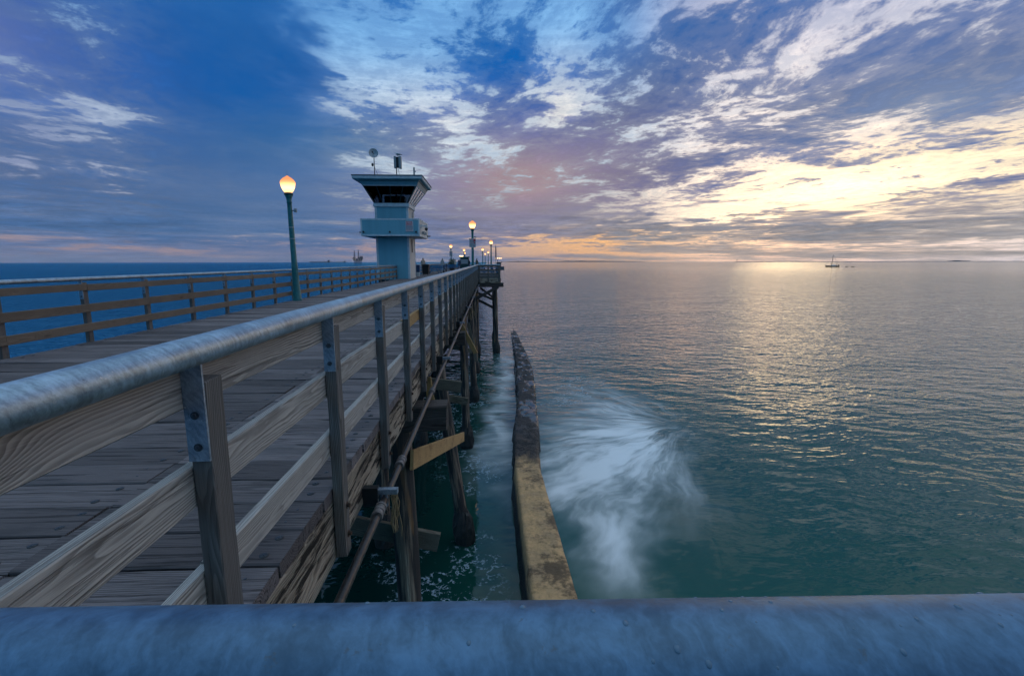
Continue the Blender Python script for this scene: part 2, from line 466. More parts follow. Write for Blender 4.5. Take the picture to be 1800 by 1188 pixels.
M_RUST = simple('rusty_steel', (.11, .05, .025, 1), .85, .1, 0, 40, .5, (.035, .022, .016, 1))
M_COND = simple('black_iron_pipe', (.020, .020, .022, 1), .40, .3, 0, 22, .3, (.06, .048, .04, 1))
M_CLAMP = simple('grey_pipe_clamp', (.24, .21, .20, 1), .6, .2, .5, 40)
M_TEAL = simple('teal_lamp_paint', (.012, .155, .165, 1), .35, 0, .35, 14, .1)
M_DARKTEAL = simple('dark_collar_paint', (.01, .045, .05, 1), .4)
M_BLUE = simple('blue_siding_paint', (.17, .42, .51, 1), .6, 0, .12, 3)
M_CREAM = simple('warm_lit_siding_and_plaque', (.60, .585, .55, 1), .6, 0, .12, 3)  # right-side siding: warm light put into the colour; also the plaque face
M_TRIM = simple('pale_trim_paint', (.60, .66, .70, 1), .55, 0, .2, 5)
M_ROOF = simple('grey_roof_felt', (.10, .12, .15, 1), .8, 0, .3, 4)
M_DARK = simple('dark_interior', (.012, .02, .026, 1), .7)
M_BLACK = simple('black_plastic', (.014, .015, .017, 1), .45)
M_GREY = simple('grey_plastic', (.28, .31, .33, 1), .5)
M_DISH = simple('dish_grey', (.42, .44, .46, 1), .5, .2)
M_NAVY = simple('blue_bin_plastic', (.015, .065, .16, 1), .4)
M_TBLUE = simple('blue_table_paint', (.02, .13, .27, 1), .45, 0, .2, 6)
M_WHITE = simple('white_gelcoat', (.70, .70, .68, 1), .35)
M_HULL = simple('dark_hull_paint', (.06, .045, .045, 1), .5)
M_BARN = simple('mussel_crust', (.012, .012, .014, 1), .7, 0, 0, 45, .9, (.055, .048, .04, 1))
M_SHIP = simple('far_ship_paint', (.045, .06, .09, 1), .7)
M_SUPER = simple('far_ship_superstructure', (.30, .31, .33, 1), .7)
M_RIG = simple('rig_steel', (.05, .07, .11, 1), .7)
M_ROPE = simple('frayed_rope', (.36, .25, .13, 1), .9)
def glass_mat():
    m, n, b = mat('dark_window_glass')
    b.inputs['Base Color'].default_value = (.9, .95, 1, 1)
    b.inputs['Roughness'].default_value = .03
    b.inputs['Transmission Weight'].default_value = 1.0
    b.inputs['IOR'].default_value = 1.05
    b.inputs['Base Color'].default_value = (.22, .30, .35, 1)
    return m
M_GLASS = glass_mat()
def emit(name, col, k):
    m = bpy.data.materials.new(name)
    m.use_nodes = True
    n = NT(m.node_tree)
    e = n.new('ShaderNodeEmission')
    e.inputs[0].default_value = col
    e.inputs[1].default_value = k
    n.l.new(e.outputs[0], n.new('ShaderNodeOutputMaterial').inputs[0])
    return m
def globe_mat():
    """frosted lamp globe: hottest level with the bulb, cooler towards the cap"""
    m = bpy.data.materials.new('lit_lamp_globe')
    m.use_nodes = True
    n = NT(m.node_tree)
    tc = n.new('ShaderNodeTexCoord').outputs['Object']
    _, _, z = n.sep(tc)
    lw = n.new('ShaderNodeLayerWeight')
    lw.inputs[0].default_value = .5
    hot = n.m('EXPONENT', n.m('MULTIPLY', n.m('POWER', n.m('DIVIDE', n.m('SUBTRACT', z, 3.68), .15), 2.0), -1.0))
    c = n.mix(hot, (1.0, .36, .15, 1), (1.0, .56, .20, 1))
    e = n.new('ShaderNodeEmission')
    n.put(e.inputs[0], c)
    n.put(e.inputs[1], n.ss(hot, 0, 1, .85, 3.3, False))
    n.l.new(e.outputs[0], n.new('ShaderNodeOutputMaterial').inputs[0])
    return m
M_GLOBE = globe_mat()
M_GLOW = emit('small_lamp_light', (1.0, .62, .30, 1), 3.0)
M_GLOWW = emit('white_work_light', (1.0, .92, .80, 1), 2.0)

def concrete_mat():
    m, n, b = mat('stained_groin_concrete')
    g = n.new('ShaderNodeNewGeometry').outputs['Position']
    x, y, z = n.sep(g)
    a = n.noise(g, 1.6, 7, .62)
    s = n.noise(g, 9, 6, .65)
    pit = n.vor(g, 26)
    c = n.mix(n.ss(a, .35, .68), (.74, .43, .20, 1), (.50, .31, .165, 1))
    c = n.mix(n.ss(s, .40, .62), c, n.mix(.5, c, (.46, .27, .11, 1)))
    c = n.mix(n.m('MULTIPLY', n.ss(n.m('ADD', n.m('MULTIPLY', n.noise(g, .9, 5, .6), .72), n.m('MULTIPLY', s, .28)), .50, .62), .8), c, (.06, .038, .024, 1))
    # mussels and weed take over further out, wet pools between them
    far = n.ss(n.m('ADD', y, n.m('MULTIPLY', n.m('SUBTRACT', n.noise(n.v('MULTIPLY', g, (1.4, .8, 1)), 1.6, 5, .6), .5), 4.0)), 14.6, 16.4)
    weed = n.mix(n.ss(s, .42, .62), (.014, .012, .012, 1), (.062, .052, .045, 1))
    pool = n.m('MULTIPLY', n.ss(n.noise(n.v('MULTIPLY', g, (.9, .55, 1)), 1.5, 5, .6), .50, .56), n.ss(y, 17.5, 21))
    side = n.ss(z, .95, .55)
    far = n.m('MAXIMUM', far, side)
    c = n.mix(far, c, weed)
    c = n.mix(pool, c, (.045, .047, .05, 1))
    n.put(b.inputs['Base Color'], c)
    n.put(b.inputs['Roughness'], n.mix(pool, n.mix(far, (.8, .8, .8, 1), (.6, .6, .6, 1)), (.22, .22, .22, 1)))
    bump(n, b, n.m('MULTIPLY', n.m('ADD', s, n.m('ADD', n.m('MULTIPLY', pit, n.m('MULTIPLY', far, 1.4)), n.m('MULTIPLY', a, .5))), n.m('SUBTRACT', 1.0, pool)), .9, .05)
    return m
M_CONC = concrete_mat()
# ------------------------------------------------------------------ sea
def water_mat():
    m, n, b = mat('sea_water')
    n.dim = '2D'
    g = n.new('ShaderNodeNewGeometry').outputs['Position']
    x, y, z = n.sep(g)
    p = n.xyz(x, y, 0)
    dist = n.v('LENGTH', p)
    # ripples: short crests lying across the view, a longer swell under them
    q = n.rot(p, R(-12))
    wp = n.v('ADD', q, n.v('SCALE', n.v('SUBTRACT', n.noise(q, .22, 1, .5, col=True), (.5, .5, .5)), scale=1.2))
    r1 = n.noise(n.v('MULTIPLY', wp, (.42, 1.0, 1)), 2.3, 2, .48)
    r2 = n.noise(n.v('MULTIPLY', n.rot(wp, R(25)), (.5, 1.0, 1)), .85, 3, .5)
    r3 = n.noise(n.v('MULTIPLY', n.rot(wp, R(-14)), (.32, 1.0, 1)), .16, 3, .5)
    r4 = n.noise(n.v('MULTIPLY', n.rot(wp, R(-8)), (.3, 1.0, 1)), .030, 2, .55)
    # calm patch sheltered by the groin and under the pier (the long exposure smooths it too)
    calm = n.m('MINIMUM', n.sumb(p, [(4.5, 12, 7.5, 12, -22, 1.05), (-2.5, 16, 4, 22, 0, .7)]), .86)
    amp = n.m('MULTIPLY', n.m('SUBTRACT', 1.0, calm), n.m('MULTIPLY', n.ss(x, -6, -14, 1.0, 3.0), n.ss(dist, 10, 38, .38, 1.0)))
    h = n.m('ADD', n.m('MULTIPLY', r1, .11), n.m('MULTIPLY', r2, .20))
    h = n.m('ADD', h, n.m('MULTIPLY', r3, .42))
    h = n.m('ADD', n.m('MULTIPLY', h, amp), n.m('MULTIPLY', r4, .7))
    # ---- foam
    fw = n.v('SUBTRACT', n.noise(p, .26, 3, .55, col=True), (.5, .5, .5))
    pw = n.v('ADD', p, n.v('SCALE', fw, scale=3.6))
    mass = n.sumb(pw, [(4.8, 17.8, 2.5, 3.8, -14, .88), (6.2, 20.8, 2.0, 3.8, -14, .68), (2.5, 15.2, 1.2, 4.2, 8, .66), (3.2, 12.6, .9, 2.4, -14, .52), (7.0, 26.5, 2.8, 5.0, 0, .42), (4.5, 25, 2.8, 9, 0, .24),
                       (1.1, 33, 1.0, 12, -2, .85), (.45, 21, .8, 5, 0, .55)])
    # the streaks fan out from where the swell spills over the groin
    fo = n.v('SUBTRACT', n.v('ADD', p, n.v('SCALE', fw, scale=1.7)), (9.5, 22.0, 0))
    fx, fy, _ = n.sep(fo)
    fth = n.m('ARCTAN2', fy, fx)
    frr = n.v('LENGTH', fo)
    pol = n.xyz(n.m('MULTIPLY', frr, .16), n.m('MULTIPLY', fth, 3.4))
    s1 = n.noise(pol, 2.0, 3, .48)
    s2 = n.noise(n.v('MULTIPLY', pol, (1.6, 2.2, 1)), 3.4, 3, .5)
    wisp = n.m('ADD', n.m('MULTIPLY', s1, .7), n.m('MULTIPLY', s2, .3))
    mist = n.m('MULTIPLY', mass, n.ss(wisp, .22, .80, .34, 1.15))
    mist = n.ss(mist, .02, 1.0)
    # lacy leftovers
    lw = n.v('ADD', p, n.v('SCALE', n.v('SUBTRACT', n.noise(p, 1.5, 4, .6, col=True), (.5, .5, .5)), scale=.9))
    lace = n.vor(n.v('MULTIPLY', lw, (.8, 1.1, 1)), 3.6, 'DISTANCE_TO_EDGE')
    lm = n.sumb(p, [(-.3, 17.2, 1.0, 1.6, 0, .8), (-1.0, 10.6, 1.3, 1.3, 0, .95), (-.3, 12.2, .8, 1.0, 0, .6), (-1.5, 24, 1.6, 6, 0, .66), (-1.8, 33, 2, 7, 0, .55), (-3.2, 13, 1.4, 3, 0, .4), (5.2, 28.5, 1.1, 1.0, 35, 1.6), (4.2, 26.3, 1.3, .7, 25, 1.5), (6.0, 31.5, 1.0, 1.4, -30, 1.1), (3.2, 40, .8, 8, -4, .6)])
    lm = n.m('MULTIPLY', lm, n.ss(n.noise(p, 1.1, 5, .65), .38, .62))
    lac = n.m('MULTIPLY', n.ss(lace, .10, .02), n.ss(lm, .16, .42))
    lac = n.m('MULTIPLY', lac, n.ss(n.noise(p, 6, 4, .6), .42, .56))
    # silt stirred up round the foam
    silt = n.m('MINIMUM', n.sumb(pw, [(4.2, 26, 3.5, 8, 0, .8), (5, 18, 4.5, 6, 0, .5)]), 1.0)
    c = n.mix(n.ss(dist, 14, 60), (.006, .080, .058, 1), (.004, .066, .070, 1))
    c = n.mix(n.ss(x, 1, -3, 0, .85), c, (.001, .012, .013, 1))  # shade under the pier put into the water colour
    c = n.mix(n.ss(x, -6, -12), c, (.002, .050, .13, 1))  # left sea: blue of the reflected sky put into the colour
    c = n.mix(n.m('MULTIPLY', silt, .8), c, (.075, .105, .105, 1))
    c = n.mix(n.m('MULTIPLY', mist, .9), c, (.95, .96, .97, 1))
    c = n.mix(n.m('MULTIPLY', lac, .85), c, (.42, .52, .60, 1))
    rg = n.ss(dist, 25, 900, .02, .08)
    foam = n.m('MAXIMUM', mist, lac)
    bp = n.new('ShaderNodeBump')
    bp.inputs['Strength'].default_value = 1.0
    bp.inputs['Distance'].default_value = 1.0
    n.put(bp.inputs['Height'], n.m('MULTIPLY', h, n.ss(dist, 65, 800, 1.0, n.ss(x, -10, -40, .18, .5))))
    nor = bp.outputs[0]
    n.n.remove(b)
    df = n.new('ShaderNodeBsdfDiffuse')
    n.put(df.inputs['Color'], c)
    gl = n.new('ShaderNodeBsdfGlossy')
    # a wind-ruffled sea gives back less than a mirror; left, the blue reflection is put into the colour
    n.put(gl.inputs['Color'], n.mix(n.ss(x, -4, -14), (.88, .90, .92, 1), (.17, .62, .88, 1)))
    n.put(gl.inputs['Roughness'], n.m('ADD', rg, n.m('MULTIPLY', foam, .5)))
    fr = n.new('ShaderNodeFresnel')
    fr.inputs['IOR'].default_value = 1.333
    for q in (df.inputs['Normal'], gl.inputs['Normal'], fr.inputs['Normal']):
        n.l.new(nor, q)
    mx = n.new('ShaderNodeMixShader')
    n.put(mx.inputs[0], n.m('MULTIPLY', fr.outputs[0], n.m('SUBTRACT', 1.0, n.m('MULTIPLY', foam, .6))))
    n.l.new(df.outputs[0], mx.inputs[1])
    n.l.new(gl.outputs[0], mx.inputs[2])
    n.l.new(mx.outputs[0], n.n['Material Output'].inputs[0])
    return m
SEA_R = 12000
bm = MB()
rings = [0, 60, 400, 2500, SEA_R]
N = 64
vs = [(0, 0, 0)]
fs = []
for r in rings[1:]:
    vs += [(r * math.cos(2 * math.pi * k / N), r * math.sin(2 * math.pi * k / N), 0) for k in range(N)]
for k in range(N):
    fs.append((0, 1 + k, 1 + (k + 1) % N))
for i in range(len(rings) - 2):
    for k in range(N):
        a, b2 = 1 + i * N + k, 1 + i * N + (k + 1) % N
        fs.append((a, a + N, b2 + N, b2))
bm.add(vs, fs)
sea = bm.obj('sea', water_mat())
tag(sea, 'dark green sea with small ripples, foam beside the groin', 'sea', kind='structure')
# ------------------------------------------------------------------ pier
def aL(y):                 # left edge of the deck
    return -6.62 - .013 * (y - 8)
XR = -.915                 # right edge of the deck
SPLIT = -2.05              # where the long and the short planks butt
PW, PT = .285, .075
pier = put('pier_deck', None, None, T(XR, 20, DECK))
tag(pier, 'weathered timber pier deck running out to sea', 'pier', kind='structure')
# joists under the planks
for ax in (-1.75, -2.9, -4.1, -5.3, -6.45):
    timber('joist', (ax, -1, DECK - PT - .19), (ax, 64, DECK - PT - .19), .16, .36, W_CAP, pier, segs=6)

def plank_mesh(L, seed, bolts):
    rg = random.Random(seed)
    w = PW - .014
    mb = timber_mb(1.0, w, PT, .007, 6, .004, seed)
    mb.v = [(x * L, y, z) for x, y, z in mb.v]
    for bx in bolts:
        for by in (-w * .24, w * .24):
            x, y = bx + rg.uniform(-.03, .03), by + rg.uniform(-.015, .015)
            M = T(x, y, PT / 2)
            mb.lathe([(.021, -.01), (.021, .0012), (.013, .0018)], 10, 1, True, M, True)
            mb.lathe([(.0075, .0014), (.007, .004), (.003, .005)], 8, 2, True, M, True)
    return mb.me('plank', [W_DECK, M_BLACK, M_BOLT])
LL, LS = 1.0, XR - SPLIT
long_m = [plank_mesh(4.62, 100 + i, (.10, 1.6, 3.05, 4.5)) for i in range(6)]
short_m = [plank_mesh(LS - .008, 200 + i, (.09, LS - .12)) for i in range(6)]
rg = random.Random(3)
NEAR = 150
y0p = -1.45
for i in range(NEAR):
    y = y0p + PW * i + PW / 2
    dz, tw = rg.uniform(-.006, .005), rg.uniform(-.002, .002)
    k = (SPLIT - .004 - (aL(y) + .02)) / 4.62
    # long plank: starts at the butt joint and runs left
    M = T(SPLIT - .004, y, DECK - PT / 2 + dz) @ Matrix.Rotation(math.pi + tw, 4, 'Z') @ Matrix.Rotation(rg.uniform(-.004, .004), 4, 'X') @ Matrix.Diagonal((k, 1, 1, 1))
    put('plank', long_m[rg.randrange(6)], pier, M)
    M = T(SPLIT + .004, y + rg.uniform(-.002, .002), DECK - PT / 2 + rg.uniform(-.005, .004)) @ Matrix.Rotation(rg.uniform(-.004, .004), 4, 'Z') @ Matrix.Diagonal((rg.uniform(.992, 1.006), 1, 1, 1))
    put('plank', short_m[rg.randrange(6)], pier, M)
yf = y0p + PW * NEAR
mb = MB()
while yf < 215:
    z = DECK + rg.uniform(-.005, .003)
    mb.box(aL(yf), XR if not (40.95 < yf < 66) else 1.0, yf + .006, yf + PW - .006, z - PT, z)
    yf += PW
tag(mb.obj('far_planks', W_FAR, pier), 'far deck planks merging towards the pier end', kind='stuff')
# platform planks of the bump-out inside the near range
for i in range(int((41 - y0p) / PW) + 1, NEAR):
    y = y0p + PW * i + PW / 2
    M, L = frame((XR + .01, y, DECK - PT / 2), (1.0, y, DECK - PT / 2))
    timber_mb(L, PW - .012, PT, .005, 2, .002, i).obj('plank', W_DECK, pier, M)
# the corner platform the camera stands on
for i in range(12):
    y = .30 - PW * i - PW / 2
    if y > -1.5:
        M, L = frame((XR + .004, y, DECK - PT / 2), (1.9, y, DECK - PT / 2))
        timber_mb(L, PW - .012, PT, .005, 2, .002, i).obj('plank', W_DECK, pier, M)
# cracked edge beam under the plank ends, in lengths, and the left one
yb = -1.2
while yb < 40.5:
    e = min(yb + 6.1, 41)
    timber('edge_beam', (XR - .085, yb, DECK - PT - .19), (XR - .085, e - .012, DECK - PT - .19), .15, .37, W_FASC, pier, ch=.012, segs=12, jit=.006)
    yb = e
for yb in (-1, 12, 25):
    timber('edge_beam', (aL(yb) + .12, yb, DECK - PT - .19), (aL(yb + 13) + .12, yb + 12.98, DECK - PT - .19), .15, .37, W_FASC, pier, segs=4)
timber('edge_beam', (aL(64) + .12, 43, DECK - PT - .19), (aL(200) + .12, 200, DECK - PT - .19), .15, .37, W_CAP, pier)
# bents: cap beams, piles, braces
BENT = [6.15, 12.65, 19.7, 26.5, 33.6]
for i, y in enumerate(BENT):
    xe = (-.55, -.62, -.66, -.70, -.72)[i]
    timber('cap_beam', (-7.0, y, DECK - .69), (xe, y, DECK - .69), .32, .34, W_CAP, pier, ch=.02, segs=10, jit=.008, ends=.01)

PILES = []
def pile(xt, yt, xb, yb, r, label, top=DECK - .86, crust=True, bot=-1.0):
    p0, p1 = Vector((xb, yb, bot)), Vector((xt, yt, top))
    x = p1 - p0
    q = x.to_track_quat('Z', 'Y').to_matrix().to_4x4()
    M = T(*p0) @ q
    L = x.length
    rgp = random.Random(int(xt * 100 + yt * 7))
    n, rings = 14, []
    for j in range(15):
        t = j / 14
        rr = r * (1.06 - .12 * t)
        rings.append([(rr * (1 + rgp.uniform(-.05, .05)) * math.cos(2 * math.pi * k / n) + .008 * math.sin(j * 1.7), rr * (1 + rgp.uniform(-.05, .05)) * math.sin(2 * math.pi * k / n), L * t) for k in range(n)])
    o = MB().loft(rings, 0, True).obj('timber_pile', M_PILE, None, M)
    tag(o, label, 'pile', 'timber piles under the pier')
    if crust:
        # a ragged sleeve of mussels at the waterline
        rings = []
        nn = 26
        s = L / (top - bot)
        for j, z in enumerate((.75, 1.0, 1.18, 1.34, 1.5, 1.66, 1.8, 1.95, 2.1)):
            base = r * (1.0 + .75 * math.sin(math.pi * min(1, (j + .6) / 7.5)) ** .7) if j < 8 else r * 1.0
            rings.append([(base * (1 + rgp.uniform(-.10, .12)) * math.cos(2 * math.pi * (k + .5 * (j % 2)) / nn), base * (1 + rgp.uniform(-.10, .12)) * math.sin(2 * math.pi * (k + .5 * (j % 2)) / nn), (z + rgp.uniform(-.06, .06) - (-1.0 - bot)) * s) for k in range(nn)])
        MB().loft(rings, 0, False, True).obj('mussel_crust', M_BARN, o, M)
    PILES.append(o)
    return o
pile(-1.19, 6.15, -1.02, 6.15, .165, 'nearest split timber pile, bare brown wood showing through black creosote')
pile(-1.42, 12.65, -.58, 12.65, .17, 'raking timber pile with a bulge of mussels, second from the camera')
pile(-2.95, 12.65, -2.95, 12.65, .17, 'pile set back under the deck behind the nearest split pile')
pile(-1.05, 19.7, -.97, 19.7, .17, 'third outer pile, black and upright with a mussel collar in the water')
pile(-1.02, 26.5, -.80, 26.5, .165, 'fourth outer pile, partly hidden by the third outer one')
pile(-1.02, 33.6, -.90, 33.6, .165, 'fifth outer pile, just left of the tall bump-out pile')
pile(-2.9, 19.7, -2.9, 19.7, .165, 'inner pile in shadow beside the third outer pile')
pile(-2.9, 26.5, -2.9, 26.5, .165, 'inner pile in shadow under the middle of the pier')
pile(-4.9, 12.65, -4.9, 12.65, .165, 'deep inner pile under the middle of the deck')
pile(-4.9, 6.15, -4.9, 6.15, .165, 'near inner pile hidden under the deck')
pile(.58, 41.2, .67, 41.2, .18, 'tall black pile carrying the outer corner of the bump-out')
pile(.50, 47.5, .62, 47.5, .17, 'slimmer pile half hidden behind the bump-out corner pile')
pile(-1.0, 41.2, -1.0, 41.2, .17, 'pile under the inner corner of the bump-out')
pile(-2.95, 6.15, -2.95, 6.15, .165, 'inner pile of the nearest bent, under the deck edge')

def brace(p0, p1, w, h, m, up=(0, 0, 1), **kw):
    p0 = (p0[0], p0[1], DECK + p0[2])
    p1 = (p1[0], p1[1], DECK + p1[2])
    return timber('brace', p0, p1, w, h, m, pier, up, **kw)
brace((-1.00, 5.92, -1.20), (-.70, 12.45, -3.33), .045, .25, W_YEL, jit=.004)
brace((-2.05, 6.37, -2.28), (-.74, 6.37, -2.62), .07, .27, W_MOSS, jit=.008, ends=.02)
brace((-2.0, 12.9, -2.2), (-.60, 12.9, -2.5), .06, .2, W_MOSS, jit=.006)
brace((-1.5, 9.2, -.98), (-.55, 9.25, -1.12), .06, .22, W_MOSS)
brace((-.95, 16.0, -.72), (-.46, 16.4, -1.80), .05, .15, W_YEL, up=(1, 0, 0))
brace((-1.04, 8.0, -.62), (-.98, 8.0, -1.10), .05, .12, W_YEL, up=(1, 0, 0))
brace((-.86, 20.1, -1.2), (-.55, 20.3, -2.9), .05, .14, W_MOSS, up=(1, 0, 0))
brace((-1.9, 19.95, -2.1), (-.7, 19.95, -2.4), .06, .2, W_MOSS)
brace((-2.9, 12.85, -3.8), (-1.1, 12.85, -1.2), .06, .2, W_CAP)
brace((-2.9, 19.9, -3.8), (-1.1, 19.9, -1.2), .06, .2, W_CAP)
brace((-2.9, 26.7, -3.8), (-1.1, 26.7, -1.2), .06, .2, W_CAP)
# bump-out 41 m out: its own beams and braces
timber('cap_beam', (-1.3, 41.2, DECK - .64), (1.28, 41.2, DECK - .64), .34, .36, W_CAP, pier, ch=.02)
timber('cap_beam', (-1.3, 47.5, DECK - .64), (1.22, 47.5, DECK - .64), .34, .36, W_CAP, pier, ch=.02)
timber('edge_beam', (XR, 41.0, DECK - PT - .2), (1.0, 41.0, DECK - PT - .2), .12, .38, W_FASC, pier, up=(0, 0, 1))
timber('edge_beam', (1.0, 41.1, DECK - PT - .19), (1.0, 65.9, DECK - PT - .19), .12, .36, W_CAP, pier)
for p0, p1, h in (((-1.0, 40.95, -1.75), (.85, 40.95, -.80), .26), ((-.9, 41.5, -1.35), (.75, 41.5, -2.05), .20), ((-.95, 41.5, -1.9), (.70, 41.5, -2.75), .22), ((-.8, 47.2, -1.2), (.7, 47.2, -2.3), .2)):
    brace(p0, p1, .10, h, W_CAP, ch=.01)

# ------------------------------------------------------------------ railings
BZ = ((.20, .335), (.54, .675), (.873, 1.008))
def hexbolt(mb, M, r=.011, h=.007, mi=0):
    mb.lathe([(r * 1.7, 0), (r * 1.7, .002)], 12, mi, False, M)
    mb.lathe([(r, .002), (r, h), (r * .8, h + .0015)], 6, mi, False, M)
post_m = []
for i in range(5):
    rp = random.Random(40 + i)
    mb = timber_mb(1.37, .062, .096, .004, 8, .0018, 40 + i, .004)
    post_m.append(mb.me('post', W_POST))
plate_mb = MB().box(-.031, .031, -.0085, 0, .0, .31)
plate_me = plate_mb.me('bracket', M_PLATE)
bm_ = MB()
hexbolt(bm_, T(0, -.0085, 0) @ Matrix.Rotation(math.pi / 2, 4, 'X'), .0075, .006)
bolt_me = bm_.me('bolt', M_BOLT)
bm_ = MB()
hexbolt(bm_, T(.031, 0, 0) @ Matrix.Rotation(math.pi / 2, 4, 'Y'), .013, .018)
rbolt_me = bm_.me('rusty_bolt', M_RUST)

def pipe_mesh(name, L, r, n=28, m=None):
    mb = MB()
    rg_ = [[(x, q * math.cos(2 * math.pi * k / n), q * math.sin(2 * math.pi * k / n)) for k in range(n)] for x, q in ((0, r * .985), (.006, r), (L * .5, r), (L - .006, r), (L, r * .985))]
    mb.loft(rg_, 0, True)
    return mb.me(name, m or M_PIPE)

PR = .0445
right = empty('pier_railing', (-.88, 1.4, DECK), 'near grey timber railing with a thick galvanized pipe along the right edge', 'railing')
PY = [.22 + 1.228 * i for i in range(34)]
PY = [y for y in PY if y < 40.9]
rr = random.Random(11)
for i, y in enumerate(PY):
    if i == 0:
        continue
    M = T(-.881, y + .048, DECK - .425) @ Matrix.Rotation(-math.pi / 2, 4, 'Y') @ Matrix.Rotation(math.pi / 2, 4, 'X')
    # local X up, section .062 across the rail, .096 along it
    M = Matrix(((0, 1, 0, -.881), (0, 0, 1, y + .048), (1, 0, 0, DECK - .425), (0, 0, 0, 1)))
    M = M @ Matrix.Rotation(rr.uniform(-.006, .006), 4, 'X')
    ps = put('post', post_m[i % 5], right, M)
    if i < 22:
        for q in (.12, .30):
            put('rusty_bolt', rbolt_me, ps, T(-.881, y + .05, DECK - .425 + q))
    br = put('bracket', plate_me, right, T(-.881, y - .001, DECK + .70 + rr.uniform(-.012, .012)))
    if i < 24:
        for q in (.045, .145):
            put('bolt', bolt_me, br, WM[br] @ T(0, 0, q))
# boards on the deck side of the posts
def boards(parent, P, xf, side, joints, mat_, th=.038, special=(), lev=BZ):
    """P: post positions along y; joints: indices where boards butt"""
    for lv, (z0, z1) in enumerate(lev):
        js = sorted(set([0, len(P) - 1] + [j for j in range(len(P)) if (j + lv) % 3 == joints and 0 < j < len(P) - 1] + [k for l2, k in special if l2 == lv] + [k + 1 for l2, k in special if l2 == lv]))
        for a, b2 in zip(js[:-1], js[1:]):
            ya, yb_ = P[a] + .048 + .003, P[b2] + .048 - .003
            m_ = W_YEL if (lv, a) in special and b2 == a + 1 else mat_
            zc = DECK + (z0 + z1) / 2 + rr.uniform(-.006, .006)
            timber('rail_board', (xf(ya) + side * th / 2, ya, zc), (xf(yb_) + side * th / 2, yb_, zc + rr.uniform(-.004, .004)), th, z1 - z0 + rr.uniform(-.006, .004), m_, parent, ch=.004, segs=5, jit=.002)
boards(right, PY, lambda y: -.9135, -1, 1, W_RAIL, special=((1, 4),))
ys = [-.35, 2.60, 8.75, 14.9, 21.0, 27.2, 33.3, 40.9]
for a, b2 in zip(ys[:-1], ys[1:]):
    M, L = frame((-.872, a, DECK + 1.04), (-.872, b2 - .002, DECK + 1.04))
    put('pipe_rail', pipe_mesh('pipe_rail', L, PR), right, M)

# the rail across the front of the camera
front = empty('front_railing', (.6, .265, DECK), 'blue-grey galvanized pipe rail with water drops right in front of the camera', 'railing')
M, L = frame((-.872, .293, DECK + 1.04), (2.3, .198, DECK + 1.04))
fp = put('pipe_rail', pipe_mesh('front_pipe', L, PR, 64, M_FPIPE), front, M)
mb = MB()
rd = random.Random(5)
for i in range(420):
    x = .75 + rd.random() ** .8 * 1.3
    th = rd.uniform(-1.15, 1.9)            # angle from straight up, towards the camera
    if rd.random() > .35 + .65 * (x - .75):
        continue
    r = rd.uniform(.0007, .0022)
    # pipe frame: x along, y away from the camera, z up
    n_ = Vector((0, -math.sin(th), math.cos(th)))
    c = Vector((x, 0, 0)) + n_ * (PR - .0002)
    q = n_.to_track_quat('Z', 'Y').to_matrix().to_4x4()
    rgs = [[(r * rad * math.cos(2 * math.pi * k / 8), r * 1.25 * rad * math.sin(2 * math.pi * k / 8), r * .55 * zz) for k in range(8)] for rad, zz in ((1, 0), (.86, .5), (.5, .87), (.12, 1))]
    mb.loft(rgs, 0, True, True, T(*c) @ q)
m_drop, n_, b_ = mat('water_drop')
b_.inputs['Base Color'].default_value = (.12, .19, .26, 1)
b_.inputs['Roughness'].default_value = .22
b_.inputs['IOR'].default_value = 1.33
tag(mb.obj('water_drops', m_drop, fp, M), kind='stuff')
for x in (1.35,):
    M = Matrix(((0, 1, 0, x), (0, 0, 1, .222), (1, 0, 0, DECK - .38), (0, 0, 0, 1)))
    put('post', post_m[2], front, M)
for z0, z1 in BZ:
    timber('rail_board', (-.84, .262, DECK + (z0 + z1) / 2 - .03), (2.2, .171, DECK + (z0 + z1) / 2 - .03), .038, z1 - z0, W_RAIL, front)

# left railing up to the tower, and again behind it
def left_rail(root, P, det):
    for i, y in enumerate(P):
        x = aL(y) - .05
        M = Matrix(((0, 1, 0, x), (0, 0, 1, y + .048), (1, 0, 0, DECK - .40), (0, 0, 0, 1)))
        put('post', post_m[i % 5], root, M)
        br = put('bracket', plate_me, root, T(x, y - .001, DECK + .70))
        if det and i < 8:
            for q in (.045, .145):
                put('bolt', bolt_me, br, WM[br] @ T(0, 0, q))
    boards(root, P, lambda y: aL(y) - .05 + .031, 1, 2, W_RAILB, lev=((.17, .30), (.49, .625), (.835, .945)))
    a, b2 = P[0] - .6, P[-1] + .12
    k = max(1, round((b2 - a) / 6.2))
    for j in range(k):
        ya, yb_ = a + (b2 - a) * j / k, a + (b2 - a) * (j + 1) / k
        M, L = frame((aL(ya) - .05, ya, DECK + 1.03), (aL(yb_) - .05, yb_ - .002, DECK + 1.03))
        put('pipe_rail', pipe_mesh('pipe_rail', L, PR * .8, 14), root, M)
left = empty('pier_railing', (aL(8), 8, DECK), 'brown timber railing along the left edge, ending at the tower', 'railing')
left_rail(left, [3.85 + 1.48 * i for i in range(24)], True)
left2 = empty('pier_railing', (aL(50), 50, DECK), 'far stretch of the left railing beyond the tower', 'railing')
left_rail(left2, [42.3 + 1.9 * i for i in range(34)], False)
